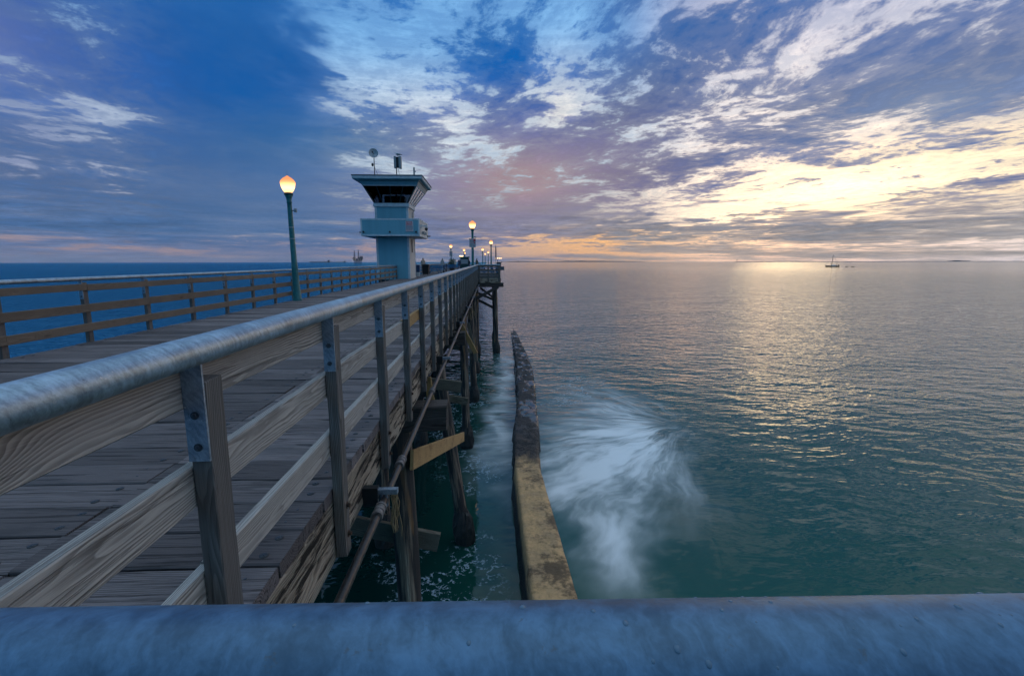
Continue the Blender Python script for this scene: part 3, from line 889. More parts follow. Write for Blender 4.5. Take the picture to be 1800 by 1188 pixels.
# railing of the bump-out
bo = empty('platform_railing', (.0, 41, DECK), 'short dark railing facing the camera on the bump-out', 'railing')
for i, x in enumerate((XR + .16, .0, .90)):
    M = Matrix(((0, 0, 1, x), (0, -1, 0, 40.90), (1, 0, 0, DECK - .40), (0, 0, 0, 1)))
    put('post', post_m[i], bo, M @ Matrix.Diagonal((1.02, 1.3, 1.5, 1)))
for z0, z1 in BZ:
    timber('rail_board', (XR, 40.985, DECK + (z0 + z1) / 2), (1.0, 40.985, DECK + (z0 + z1) / 2), .045, .15, W_POST, bo, ch=.004)
timber('toe_board', (XR, 40.99, DECK + .03), (1.0, 40.99, DECK + .03), .05, .22, W_POST, bo)
M, L = frame((XR, 40.96, DECK + 1.04), (.98, 40.96, DECK + 1.04))
put('pipe_rail', pipe_mesh('pipe_rail', L, PR, 12), bo, M)
for i in range(13):
    y = 42.4 + i * 1.9
    M = Matrix(((0, 1, 0, 1.03), (0, 0, 1, y), (1, 0, 0, DECK - .40), (0, 0, 0, 1)))
    put('post', post_m[i % 5], bo, M)
for z0, z1 in BZ:
    timber('rail_board', (.98, 41.05, DECK + (z0 + z1) / 2), (.98, 66, DECK + (z0 + z1) / 2), .04, .14, W_POST, bo)

# ------------------------------------------------------------------ pipe slung along the outside of the pier
up_ = empty('utility_pipe', (-.79, 2, DECK - .42), 'black iron pipe with clamps slung along the outside of the pier', 'pipe')
def zc(y):
    return DECK - .405 - .004 * y
ys = [-.2, 3.18, 4.02, 6.4, 10.8, 15.8, 21, 27, 34, 41.5]
for a, b2 in zip(ys[:-1], ys[1:]):
    MB().tube((-.775, a, zc(a)), (-.775, b2, zc(b2)), .027, n=16).obj('pipe_length', M_COND, up_)
for y in ys[1:-1]:
    mb = MB()
    for dy0, dy1, r in ((-.065, .065, .036), (-.075, -.05, .041), (.05, .075, .041), (-.012, .012, .040)):
        mb.tube((-.775, y + dy0, zc(y)), (-.775, y + dy1, zc(y)), r, n=18)
    mb.obj('coupling', M_CLAMP, up_)
for i, y in enumerate((3.36, 8.4, 13.6, 18.5, 24.0, 31, 38)):
    mb = MB()
    z = zc(y)
    mb.box(-.815, -.675, y - .022, y + .022, z + .047, z + .085)
    mb.box(-.80, -.788, y - .012, y + .012, z - .052, z + .05).box(-.762, -.75, y - .012, y + .012, z - .052, z + .05)
    mb.box(-.7875, -.7625, y - .012, y + .012, z - .052, z - .040)
    h_ = mb.obj('hanger', M_PLATE, up_)
    MB().box(-.925, -.815, y - .03, y + .03, z + .02, z + .10).box(-.93, -.82, y - .010, y + .010, z - .05, z + .02).obj('hanger_plate', M_BLACK, h_)
# frayed rope ends caught on the pipe and on a beam
def rope(name, label, cx, cy, cz, n, spread, drop, seed):
    r0 = random.Random(seed)
    mb = MB()
    for i in range(n):
        p = Vector((cx + r0.uniform(-spread, spread) * .5, cy + r0.uniform(-spread, spread), cz))
        for k in range(5):
            q = p + Vector((r0.uniform(-1, 1) * spread * .3, r0.uniform(-1, 1) * spread * .3, -drop / 5 * r0.uniform(.5, 1.4)))
            mb.tube(p, q, .004, .003, 5)
            p = q
    tag(mb.obj(name, M_ROPE), label, 'rope')
rope('frayed_rope', 'frayed tan rope ends hanging from the near pipe hanger', -.72, 3.42, DECK - .40, 16, .05, .30, 1)
rope('frayed_rope', 'tangle of brown rope on a cap beam far along the pier', -.80, 19.6, DECK - .50, 40, .28, .5, 2)

# ------------------------------------------------------------------ concrete groin
def groin():
    # y, left x, right x, top z
    S = [(5.0, .80, 1.78, 1.22), (8.55, .81, 1.72, 1.2), (11.5, .81, 1.67, 1.2), (14.9, .82, 1.62, 1.2), (17.0, .94, 1.80, 1.12), (19.9, 1.10, 2.08, 1.02), (24.7, 1.55, 2.40, .95), (28, 1.70, 2.66, .80), (32.6, 1.88, 2.95, .62), (38, 2.13, 3.1, .36), (43.5, 2.30, 3.1, .20), (49, 2.42, 3.08, .10), (54, 2.58, 3.02, .04), (59, 2.72, 2.95, -.06), (61, 2.8, 2.9, -.15)]
    rg_ = []
    ry = random.Random(9)
    y = S[0][0]
    while y < S[-1][0]:
        for a, b2 in zip(S[:-1], S[1:]):
            if a[0] <= y <= b2[0]:
                t = (y - a[0]) / (b2[0] - a[0])
                xl, xr, zt = (a[k] + (b2[k] - a[k]) * t for k in (1, 2, 3))
        rough = .010 if y < 15 else .05
        nt = 9
        def nz(px, s_=2.3):
            return mnoise.noise(Vector((px * s_, y * s_, 0))) * rough * 2 + mnoise.noise(Vector((px * 7, y * 7, 3))) * rough * .8
        step = 0 if y < 14.9 else .05
        top = [(xl + (xr - xl) * k / nt, y, zt - step + nz(xl + (xr - xl) * k / nt)) for k in range(nt + 1)]
        e0, e1 = nz(50, 1.7) * 1.2, nz(80, 1.7) * 1.2
        ring = [(xr + .10 + e1, y, -.8), (xr + .05 + e1, y, .0), (xr + .02 + e1 * .7, y, zt * .6 - .02)] + [(p[0] + (e1 * .5 if k == 0 else 0), p[1], p[2] - (.02 if k == 0 else 0)) for k, p in enumerate(top[::-1])] + [(xl - .03 + e0, y, zt * .6 - .02), (xl - .10 + e0, y, .0), (xl - .14 + e0, y, -.8)]
        rg_.append(ring)
        y += .16
    o = MB().loft(rg_, 0, True).obj('concrete_groin', M_CONC)
    tag(o, 'low concrete groin beside the pier, tan near and black with mussels further out', 'groin')
groin()
# ------------------------------------------------------------------ lifeguard tower
TX0, TX1, TY0, TY1 = -8.50, -6.03, 38.0, 41.0
tower = empty('lifeguard_tower', ((TX0 + TX1) / 2, 39.5, DECK), 'blue clapboard lifeguard tower with flared windows and balcony astride the left railing', 'tower')
def D(z):
    return DECK + z
def quadslab(mb, pts, n, th, mi=0):
    """a flat slab: outline pts, thickness th along n"""
    n = Vector(n)
    a = [Vector(p) for p in pts]
    mb.loft([[tuple(p) for p in a], [tuple(p + n * th) for p in a]], mi, False)
    return mb
# core walls behind the boards
MB().box(TX0 + .03, TX1 - .03, TY0 + .03, TY1 - .03, D(-.3), D(5.5)).obj('core', M_DARK, tower)
# clapboards: one sloped board after another
def siding(x0, y0, x1, y1, z0, z1, m, h=.17, parent=tower):
    """boards on the vertical plane through (x0,y0)-(x1,y1), facing right-hand of the direction"""
    k = max(1, round((z1 - z0) / h))
    hh = (z1 - z0) / k
    M, L = frame((x0, y0, 0), (x1, y1, 0))
    me = MB().loft([[(x, .0, 0), (x, -.028, 0), (x, -.012, hh + .012), (x, .0, hh + .012)] for x in (0, L)]).me('siding_board', m)
    for i in range(k):
        put('siding_board', me, parent, T(0, 0, z0 + i * hh) @ M)
for z0, z1 in ((D(-.05), D(3.2)), (D(4.45), D(5.4))):
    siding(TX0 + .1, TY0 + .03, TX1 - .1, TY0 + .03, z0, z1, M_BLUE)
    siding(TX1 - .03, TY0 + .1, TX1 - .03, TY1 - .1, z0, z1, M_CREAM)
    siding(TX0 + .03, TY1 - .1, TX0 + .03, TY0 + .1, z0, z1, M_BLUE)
    for x, y in ((TX0, TY0), (TX1 - .12, TY0), (TX0, TY1 - .12), (TX1 - .12, TY1 - .12)):
        MB().box(x - .02, x + .14, y - .02, y + .14, z0, z1).obj('corner_board', M_TRIM, tower)
# balcony box
BX0, BX1, BY0, BY1, BZ0, BZ1 = -9.38, -5.06, 37.0, 42.0, D(3.2), D(4.46)
bal = MB().box(BX0 + .04, BX1 - .04, BY0 + .04, BY1 - .04, BZ0 + .02, BZ0 + .22).obj('balcony', M_TRIM, tower)
siding(BX0 + .1, BY0 + .04, BX1 - .1, BY0 + .04, BZ0 + .1, BZ1 - .1, M_BLUE, .17, bal)
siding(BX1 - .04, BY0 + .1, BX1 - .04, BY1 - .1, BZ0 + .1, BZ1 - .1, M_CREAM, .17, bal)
siding(BX0 + .04, BY1 - .1, BX0 + .04, BY0 + .1, BZ0 + .1, BZ1 - .1, M_BLUE, .17, bal)
mb = MB()
for z0, z1 in ((BZ0 - .01, BZ0 + .11), (BZ1 - .11, BZ1)):
    mb.box(BX0 + .001, BX1 - .001, BY0, BY0 + .07, z0, z1).box(BX1 - .07, BX1, BY0 + .071, BY1, z0, z1).box(BX0, BX0 + .07, BY0 + .071, BY1, z0, z1).box(BX0 + .071, BX1 - .071, BY1 - .07, BY1, z0, z1)
mb.box(BX0 + .05, BX0 + .08, BY0 + .08, BY1, BZ0 + .11, BZ1 - .11)
for x in (BX0 + .002, BX1 - .112):
    mb.box(x, x + .11, BY0 + .002, BY0 + .068, BZ0 + .11, BZ1 - .11)
mb.box(BX1 - .068, BX1 - .002, BY1 - .11, BY1 - .002, BZ0 + .11, BZ1 - .11)
mb.obj('balcony_trim', M_TRIM, bal)
# white sill band
MB().box(TX0 - .1, TX1 + .1, TY0 - .1, TY1 + .1, D(5.40), D(5.66)).obj('sill', M_TRIM, tower)
# flared cab: lower rectangle, upper rectangle
lo = (TX0 - .02, TX1 + .02, TY0 - .02, TY1 + .02, D(5.66))
hi = (-9.12, -5.20, 37.15, 41.85, D(6.84))
top = (-9.34, -4.98, 36.93, 42.07, D(7.24))
def corners(b):
    return [(b[0], b[2], b[4]), (b[1], b[2], b[4]), (b[1], b[3], b[4]), (b[0], b[3], b[4])]
cl, ch_, ct = corners(lo), corners(hi), corners(top)
MB().add([(x, y, D(5.68)) for x, y, z in cl], [(0, 1, 2, 3)]).obj('cab_floor', M_DARK, tower)
MB().add([(x, y, D(7.1)) for x, y, z in ct], [(3, 2, 1, 0)]).obj('cab_ceiling', M_DARK, tower)
mb = MB().box(-8.0, -6.5, 39.2, 40.2, D(5.7), D(6.35)).box(-8.3, -8.1, 38.8, 39.0, D(5.7), D(6.6)).box(-7.1, -6.95, 38.9, 39.05, D(5.7), D(6.7))
mb.obj('desk', M_BLACK, tower)
def lerp(a, b2, t):
    return tuple(a[k] + (b2[k] - a[k]) * t for k in range(3))
for s in range(4):
    a, b2, c, d_ = cl[s], cl[(s + 1) % 4], ch_[(s + 1) % 4], ch_[s]
    na = (Vector(b2) - Vector(a)).cross(Vector(d_) - Vector(a)).normalized()
    parts = 4
    for k in range(parts):
        t0, t1 = k / parts, (k + 1) / parts
        pts = [lerp(a, b2, t0), lerp(a, b2, t1), lerp(d_, c, t1), lerp(d_, c, t0)]
        quadslab(MB(), pts, na, -.012).obj('pane', M_GLASS, tower)
    ns = parts + 1
    for k in range(ns):
        t = min(max(k / parts, .015), .985)
        p0, p1 = lerp(a, b2, t), lerp(d_, c, t)
        M, L = frame(p0, p1, na)
        timber_mb(L, .06 if 0 < k < parts else .10, .06, .004, 1, 0).obj('mullion', M_TRIM if s == 1 else M_DARKTEAL, tower, M)
    # solid header continuing the slope, with a pale lip
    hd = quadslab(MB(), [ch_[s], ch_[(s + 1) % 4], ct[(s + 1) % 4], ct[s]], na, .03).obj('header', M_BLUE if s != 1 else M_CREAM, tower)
    M, L = frame(lerp(ch_[s], ch_[(s + 1) % 4], .0), lerp(ch_[s], ch_[(s + 1) % 4], 1.0), na)
    timber_mb(L, .07, .09, .004, 1, 0).obj('header_lip', M_TRIM, hd, M)
rf = MB().box(-9.70, -4.75, 36.60, 42.35, D(7.20), D(7.25)).obj('roof', M_BLUE, tower)
MB().box(-9.73, -4.72, 36.57, 42.38, D(7.25), D(7.42)).obj('roof_fascia', M_TRIM, rf)
MB().box(-9.76, -4.69, 36.54, 42.41, D(7.42), D(7.49)).obj('roof_edge', M_ROOF, rf)
# small fittings on the balcony
for x in (BX0 + .22, BX0 + 2.15, BX1 - .25):
    mb = MB().tube((x, BY0 + .03, BZ0 + .26), (x, BY0 - .16, BZ0 + .28), .055, .075, 10)
    mb.obj('floodlight', M_BLACK, tower)
mb = MB().box(BX1, BX1 + .10, 37.5, 37.75, BZ0 + .62, BZ0 + .86).tube((BX1 + .05, 37.62, BZ0 + .76), (BX1 + .42, 37.62, BZ0 + .76), .05, n=8)
mb.tube((BX1 + .42, 37.62, BZ0 + .80), (BX1 + .42, 37.62, BZ0 + .62), .06, n=8)
cam_o = mb.obj('camera_bracket', M_TRIM, tower)
MB().lathe([(.02, -.14), (.09, -.10), (.12, 0), (.12, .08), (.05, .1)], 12, 0, True, T(BX1 + .42, 37.62, BZ0 + .54)).obj('dome_camera', M_BLACK, cam_o)
for yy in (38.4, 39.6):
    MB().box(BX1 - .01, BX1 + .18, yy, yy + .3, BZ0 + .22, BZ0 + .4).obj('floodlight', M_GREY, tower)
MB().tube((BX1 - .05, 41.6, BZ0 + .2), (BX1 + .25, 41.6, BZ0 + .2), .05, n=8).obj('spout', M_BLACK, tower)
MB().tube((BX0 + .05, 37.4, BZ0 + .26), (BX0 - .2, 37.4, BZ0 + .28), .05, n=8).obj('spout', M_BLACK, tower)
# oval plaque with raised centre line on the warm side
pq = MB()
oval = [(0, .17 * math.cos(a_) * (1 if abs(math.cos(a_)) < 2 else 1), .52 * math.copysign(abs(math.sin(a_)) ** .55, math.sin(a_))) for a_ in [2 * math.pi * k / 24 for k in range(24)]]
def ringp(s_, dx_):
    return [(dx_, y * s_, z * (1 - (1 - s_) * .4)) for _, y, z in oval]
pq.loft([ringp(1, 0), ringp(1, .04)], 0, False)
po = pq.obj('plaque', M_RUST, tower, T(TX1 + .0, 39.4, D(2.55)))
q2 = MB().loft([ringp(.72, .041), ringp(.72, .05)], 0, False)
q2.obj('plaque_face', M_CREAM, po, WM[po])
q3 = MB()
for k in range(7):
    q3.box(.051, .056, -.06, .06, -.36 + k * .11, -.30 + k * .11)
tag(q3.obj('plaque_letters', M_RUST, po, WM[po]), kind='stuff')
MB().box(TX1, TX1 + .05, 39.9, 40.2, D(4.72), D(5.2)).obj('vent', M_GREY, tower)

# notice on the balcony front
def notice(name, label, x, z, y, w, h, rows, frame_m, bg, inks, seed, parent=None):
    r0 = random.Random(seed)
    o = MB().box(x - w / 2, x + w / 2, y - .02, y, z - h / 2, z + h / 2).obj(name, bg, parent)
    mb = MB()
    n = rows
    for i in range(n):
        zz = z + h / 2 - h * (i + .9) / (n + .8)
        xx = x - w * .42
        big = i in (0, 2)
        while xx < x + w * .36:
            ww = r0.uniform(.05, .14) * w
            mb.box(xx, min(xx + ww, x + w * .43), y - .0245, y - .0205, zz - h * (.040 if big else .026), zz + h * (.040 if big else .026), 0 if (i in inks) else 1)
            xx += ww + .035 * w
    tag(mb.obj('lettering', [M_RED, M_INK], o), kind='stuff')
    return o
M_RED = simple('red_ink', (.60, .06, .07, 1), .6)
M_INK = simple('dark_ink', (.05, .04, .08, 1), .6)
M_SIGN = simple('white_sign_board', (.62, .60, .62, 1), .5, 0, .1, 20)
sg = notice('notice_board', '', -5.80, D(3.90), BY0 + .0, .56, .76, 9, None, M_SIGN, (0, 1, 2, 3, 8), 4, tower)

# roof gear
def top_thing(name, loc, label, cat):
    return empty(name, loc, label, cat)
ZR = D(7.49)
di = empty('dish_antenna', (-8.62, 39, ZR), 'round mesh dish antenna on a thin mast on the tower roof', 'antenna')
mb = MB().tube((-8.62, 39, ZR), (-8.62, 39, ZR + 1.95), .035, .03, 8)
for a_ in (0, 2.1, 4.2):
    mb.tube((-8.62, 39, ZR + .32), (-8.62 + .36 * math.cos(a_), 39 + .36 * math.sin(a_), ZR + .01), .016, n=6)
mb.tube((-8.62, 39, ZR + 1.0), (-8.25, 39.1, ZR + .02), .012, n=6)
mb.obj('mast', M_BLACK, di)
mb = MB()
Md = T(-8.62, 38.9, ZR + 1.95) @ Matrix.Rotation(R(82), 4, 'X') @ Matrix.Rotation(R(14), 4, 'Y')
mb.lathe([(.03, -.10), (.16, -.075), (.28, -.03), (.345, .02), (.355, .035), (.335, .03), (.27, -.015), (.15, -.06), (.03, -.085)], 24, 0, True, Md)
mb.obj('dish', M_DISH, di)
mb = MB().tube((-8.62, 38.95, ZR + 1.9), (-8.62, 38.55, ZR + 1.95), .02, n=6).box(-8.66, -8.58, 38.5, 38.58, ZR + 1.9, ZR + 2.0)
mb.obj('feed_horn', M_BLACK, di)
MB().lathe([(.05, -.13), (.085, -.06), (.085, .06), (.03, .1)], 10, 0, True, T(-8.74, 38.95, ZR + 1.13)).obj('camera_pod', M_BLACK, di)
pa = empty('panel_antenna', (-6.90, 39, ZR), 'boxy grey panel antenna on a pole, a gull standing on it', 'antenna')
mb = MB().tube((-6.95, 39, ZR), (-6.95, 39, ZR + 1.7), .04, .035, 8).lathe([(.12, 0), (.10, .1), (.055, .36)], 10, 0, True, T(-6.95, 39, ZR))
mb.tube((-6.82, 39, ZR + .9), (-6.70, 39, ZR + .02), .014, n=6)
mb.obj('pole', M_BLACK, pa)
MB().box(-6.72, -6.55, 38.72, 39.12, ZR + .85, ZR + 1.72).box(-7.10, -6.94, 38.78, 39.15, ZR + .88, ZR + 1.72).obj('panel', M_GREY, pa)
MB().box(-6.94, -6.72, 38.92, 39.02, ZR + .9, ZR + 1.70).obj('backplate', M_BLACK, pa)
wa_ = empty('whip_antenna', (-5.62, 39, ZR), 'short white stub antenna at the right end of the tower roof', 'antenna')
MB().tube((-5.62, 39, ZR), (-5.62, 39, ZR + .95), .065, n=10).obj('tube', M_GREY, wa_)
MB().box(-5.55, -5.48, 38.97, 39.03, ZR + .1, ZR + .16).box(-5.55, -5.48, 38.97, 39.03, ZR + .62, ZR + .68).obj('clip', M_GREY, wa_)
tag(MB().lathe([(.19, 0), (.19, .06), (.13, .14), (.05, .16)], 14, 0, True, T(-7.55, 38.6, ZR)).obj('roof_vent', M_GREY), 'low round vent cap on the tower roof between the two antennas', 'vent')

def gull(loc, rot, label):
    """body along +X, one continuous loft from tail to bill"""
    M = T(*loc) @ Matrix.Rotation(rot, 4, 'Z')
    sec = [(-.30, .10, .004, .02), (-.22, .105, .03, .028), (-.12, .12, .065, .062), (.0, .135, .085, .085), (.09, .15, .075, .08), (.14, .19, .05, .05), (.165, .235, .042, .042), (.195, .262, .044, .042), (.225, .262, .034, .032), (.245, .256, .016, .016), (.275, .25, .009, .010), (.30, .242, .003, .004)]
    rings = [[(x, wy * math.cos(2 * math.pi * k / 12), z + wz * math.sin(2 * math.pi * k / 12)) for k in range(12)] for x, z, wy, wz in sec]
    root = empty('seagull', loc, label, 'bird')
    MB().loft(rings, 0, True).obj('body', M_WHITE, root, M)
    for s in (-1, 1):
        w = [[(x, s * (yy + .012 * math.cos(t_)), z + hz * math.sin(t_)) for t_ in [2 * math.pi * k / 8 for k in range(8)]] for x, yy, z, hz in ((-.36, .035, .10, .012), (-.22, .055, .125, .035), (-.05, .082, .150, .055), (.06, .078, .16, .045), (.10, .06, .165, .015))]
        MB().loft(w, 0, True).obj('wing', M_GREY, root, M)
        MB().tube((.0, s * .03, .06), (.005, s * .03, -.02), .008, n=6).obj('leg', M_ROPE, root, M)
    return root
gull((-6.80, 38.9, ZR + 1.74), R(160), 'seagull standing on top of the panel antenna on the tower')

# ------------------------------------------------------------------ lamps
lamp_post = MB().lathe([(.16, 0), (.16, .06), (.135, .09), (.135, .30), (.12, .36), (.105, .9), (.10, 1.1), (.108, 1.14), (.095, 1.18), (.075, 3.05), (.072, 3.2), (.085, 3.22), (.085, 3.26), (.075, 3.28), (.09, 3.38), (.125, 3.46), (.125, 3.47)], 20).me('post', M_TEAL)
lamp_collar = MB().lathe([(.125, 3.47), (.14, 3.48), (.14, 3.53), (.115, 3.55)], 20).me('collar', M_DARKTEAL)
lamp_globe = MB().lathe([(.11, 3.55), (.15, 3.60), (.205, 3.72), (.235, 3.84), (.235, 3.88), (.20, 3.95), (.12, 4.02), (.05, 4.06), (.02, 4.09)], 24).me('globe', M_GLOBE)
lamp_tip = MB().tube((0, 0, 4.08), (0, 0, 4.26), .006, .002, 6).me('finial', M_BLACK)
lamp_cell = MB().tube((.02, 0, 2.98), (.16, 0, 2.98), .02, n=8).lathe([(.045, -.06), (.055, 0), (.045, .06)], 10, 0, True, T(.18, 0, 2.98)).me('fitting', M_GREY)
lamp_band = MB().lathe([(.088, 2.42), (.088, 2.45)], 16).lathe([(.091, 2.05), (.091, 2.08)], 16).me('band', M_GREY)
def lamp(x, y, label, lean=0.0, sign=False, s=1.0):
    M = T(x, y, DECK) @ Matrix.Rotation(lean, 4, 'Y') @ Matrix.Scale(s, 4)
    root = put('street_lamp', None, None, T(x, y, DECK))
    tag(root, label, 'street lamp', 'lamps along the pier')
    for nm, me in (('post', lamp_post), ('collar', lamp_collar), ('globe', lamp_globe), ('finial', lamp_tip)):
        put(nm, me, root, M)
    if y < 40:
        put('fitting', lamp_cell, root, M)
        put('band', lamp_band, root, M)
    return root
lamp(-6.50, 16.8, 'tall teal lamp post by the left railing, the nearest lit lamp', -.012)
l2 = lamp(-1.06, 34.1, 'teal lamp post at the right railing with a notice board on it')
lamp(.40, 64.3, 'lit lamp on the bump-out, right of the one with the notice')
l4 = lamp(-6.05, 80.6, 'lit lamp above the planter on the far left side')
lamp(-5.20, 107, 'far lit lamp above the kiosk, upper of two close together')
lamp(-6.70, 142, 'far lit lamp above the kiosk, lower of two close together')
l7 = lamp(-1.10, 101, 'small lit lamp just right of the notice lamp')
lamp(.05, 133, 'small lit lamp right beside the bump-out lamp')
lamp(-.95, 160, 'smallest lit lamp, between two larger ones on the right')
def board_sign(x, z, y, w, h, seed, label, inks):
    o = notice('notice_board', label, x, z, y, w, h, 8, None, M_SIGN, inks, seed)
    tag(o, label, 'sign')
    return o
o = board_sign(-1.06, D(1.3 + 1.27), 33.96, .46, .60, 8, 'white notice with red and dark print on the right-hand lamp post', (0, 3))
mb = MB().box(-.98, -.87, 33.915, 33.934, D(2.68), D(2.80)).box(-.97, -.89, 33.915, 33.934, D(2.54), D(2.62))
tag(mb.obj('red_mark', M_RED, o), kind='stuff')
board_sign(-6.05, D(2.55), 80.45, .5, .8, 9, 'small notice on the lamp post above the planter', (1,))

# ------------------------------------------------------------------ deck furniture and people, 45 to 90 m out
def picnic(x, y, rot, label, m):
    M = T(x, y, DECK) @ Matrix.Rotation(rot, 4, 'Z')
    root = put('picnic_table', None, None, T(x, y, DECK))
    tag(root, label, 'table', 'picnic tables on the pier')
    for i in range(5):
        MB().box(-.9, .9, -.36 + i * .148, -.36 + i * .148 + .138, .72, .76).obj('top_slat', m, root, M)
    for s in (-1, 1):
        MB().box(-.9, .9, s * .72 - .13, s * .72 + .13, .42, .46).obj('seat', m, root, M)
        mb = MB()
        for q in (-1, 1):
            mb.tube((s * .62, q * .68, 0), (s * .62, q * .22, .72), .04, n=6)
        mb.box(s * .62 - .03, s * .62 + .03, -.75, .75, .37, .42)
        mb.obj('leg', m, root, M)
    return root
picnic(-.25, 43.4, .15, 'blue picnic table at the front of the bump-out', M_TBLUE)
picnic(.25, 47.5, -.1, 'blue picnic table further back on the bump-out', M_TBLUE)
picnic(-6.0, 55.0, 1.45, 'dark picnic table right of the wheeled bin beyond the tower', M_TBLUE)
def bench(x, y, rot, label):
    M = T(x, y, DECK) @ Matrix.Rotation(rot, 4, 'Z')
    root = put('bench', None, None, T(x, y, DECK))
    tag(root, label, 'bench', 'benches on the pier')
    for i in range(4):
        MB().box(-.95, .95, -.02 + i * .12, .08 + i * .12, .43, .47).obj('seat_slat', M_TBLUE, root, M)
    for i in range(3):
        MB().box(-.95, .95, .46, .50, .56 + i * .14, .66 + i * .14).obj('back_slat', M_TBLUE, root, M)
    for s in (-.8, .8):
        MB().box(s - .04, s + .04, .0, .06, 0, .43).box(s - .04, s + .04, .44, .52, 0, .98).box(s - .04, s + .04, .061, .439, .36, .43).obj('leg', M_BLACK, root, M)
bench(-5.6, 52.6, -.1, 'slatted bench with its back to the far left railing')
bench(-4.9, 66.0, -.1, 'smaller slatted bench beyond the first one')
def bin_(x, y, label, m, s=1.0):
    root = put('trash_bin', None, None, T(x, y, DECK))
    tag(root, label, 'bin', 'bins on the pier')
    M = T(x, y, DECK) @ Matrix.Scale(s, 4)
    MB().loft([[(-.25, -.25, .08), (.25, -.25, .08), (.25, .25, .08), (-.25, .25, .08)], [(-.30, -.30, .88), (.30, -.30, .88), (.30, .30, .88), (-.30, .30, .88)]]).obj('body', m, root, M)
    MB().loft([[(-.33, -.33, .88), (.33, -.33, .88), (.33, .33, .88), (-.33, .33, .88)], [(-.31, -.31, .95), (.31, -.31, .95), (.31, .31, .95), (-.31, .31, .95)], [(-.1, -.28, .99), (.1, -.28, .99), (.1, .28, .99), (-.1, .28, .99)]]).obj('lid', m, root, M)
    for q in (-.2, .2):
        MB().tube((q - .02, -.2, .08), (q + .02, -.2, .08), .08, n=10).obj('wheel', M_BLACK, root, M)
    return root
bin_(-6.55, 45.2, 'dark blue bin just right of the tower foot', M_NAVY, 1.05)
bin_(-6.15, 48.6, 'black wheeled bin left of the far benches', M_BLACK, 1.1)
bk = put('bucket', None, None, T(-6.35, 44.6, DECK))
tag(bk, 'white bucket in front of the dark blue bin', 'bucket')
MB().lathe([(.13, 0), (.17, .34), (.18, .36), (.165, .36)], 16).obj('body', M_WHITE, bk, WM[bk])
MB().tube((-6.52, 44.6, DECK + .33), (-6.35, 44.58, DECK + .43), .006, n=5).tube((-6.35, 44.58, DECK + .43), (-6.18, 44.6, DECK + .33), .006, n=5).obj('handle', M_BLACK, bk)

pl_ = put('planter', None, None, T(-5.55, 76, DECK))
tag(pl_, 'dark leafy planter at the foot of a far lamp', 'planter')
MB().lathe([(.38, 0), (.55, .6), (.60, .66), (.5, .66)], 16).obj('pot', M_RUST, pl_, WM[pl_])
mb = MB()
rl = random.Random(77)
for i in range(420):
    u_ = Vector((rl.gauss(0, 1), rl.gauss(0, 1), rl.gauss(0, 1))).normalized() * rl.uniform(.25, .72)
    c = Vector((-5.55, 76, DECK + 1.15)) + Vector((u_.x * .9, u_.y * .9, u_.z))
    a_ = Vector((rl.uniform(-1, 1), rl.uniform(-1, 1), rl.uniform(-.4, 1))).normalized() * .13
    b3 = a_.orthogonal().normalized() * .045
    mb.add([c - a_, c + b3, c + a_, c - b3], [(0, 1, 2, 3)])
M_LEAF = simple('dark_leaf', (.03, .055, .03, 1), .6)
mb.obj('foliage', M_LEAF, pl_)

ks = empty('pier_kiosk', (-3.9, 82, DECK), 'small teal kiosk with a lit sign on the far deck', 'kiosk')
MB().box(-4.6, -3.2, 81.3, 83.0, D(0), D(1.95)).obj('wall', M_DARKTEAL, ks)
MB().box(-4.45, -3.35, 81.26, 81.30, D(.95), D(1.7)).obj('hatch', M_GREY, ks)
MB().box(-4.75, -3.05, 81.1, 83.1, D(1.95), D(2.12)).obj('roof', M_TEAL, ks)
MB().box(-4.7, -4.1, 81.0, 81.08, D(2.14), D(2.30)).obj('lamp', M_GLOW, ks)
eh = empty('pier_end_hut', (3.4, 150, DECK), 'dark hut with string lights on the far right corner of the pier', 'hut')
MB().box(2.6, 3.9, 149.5, 152, DECK - .6, D(1.0)).obj('wall', M_ROOF, eh)
MB().box(2.4, 4.3, 149.2, 152.2, D(1.0), D(1.15)).obj('roof', M_DARKTEAL, eh)
MB().box(3.3, 4.9, 149, 151, DECK - 1.3, DECK - .2).obj('base', M_CAP2 if 'M_CAP2' in globals() else M_ROOF, eh)
MB().tube((2.9, 150, D(1.15)), (2.9, 150, D(2.3)), .06, n=6).tube((2.2, 150, D(2.3)), (4.2, 150, D(2.3)), .05, n=6).obj('lamp_frame', M_BLACK, eh)
for k in range(4):
    MB().lathe([(.02, -.16), (.15, -.08), (.16, .04), (.05, .15)], 8, 0, True, T(2.3 + k * .55, 149.9, D(2.32))).obj('bulb', M_GLOW, eh)
fl = empty('flag_pole', (1.0, 66.2, DECK), 'thin pole with a furled dark flag on the bump-out corner', 'flag')
MB().tube((1.0, 66.2, DECK), (1.0, 66.2, D(3.5)), .025, n=8).obj('pole', M_GREY, fl)
rings = [[(1.03 + w * math.cos(t_) * .6 + .02, 66.2 + w * math.sin(t_), D(z)) for t_ in [2 * math.pi * k / 8 for k in range(8)]] for z, w in ((1.6, .03), (1.8, .10), (2.3, .14), (2.8, .13), (3.2, .09), (3.4, .03))]
MB().loft(rings, 0, True).obj('flag', M_INK, fl)

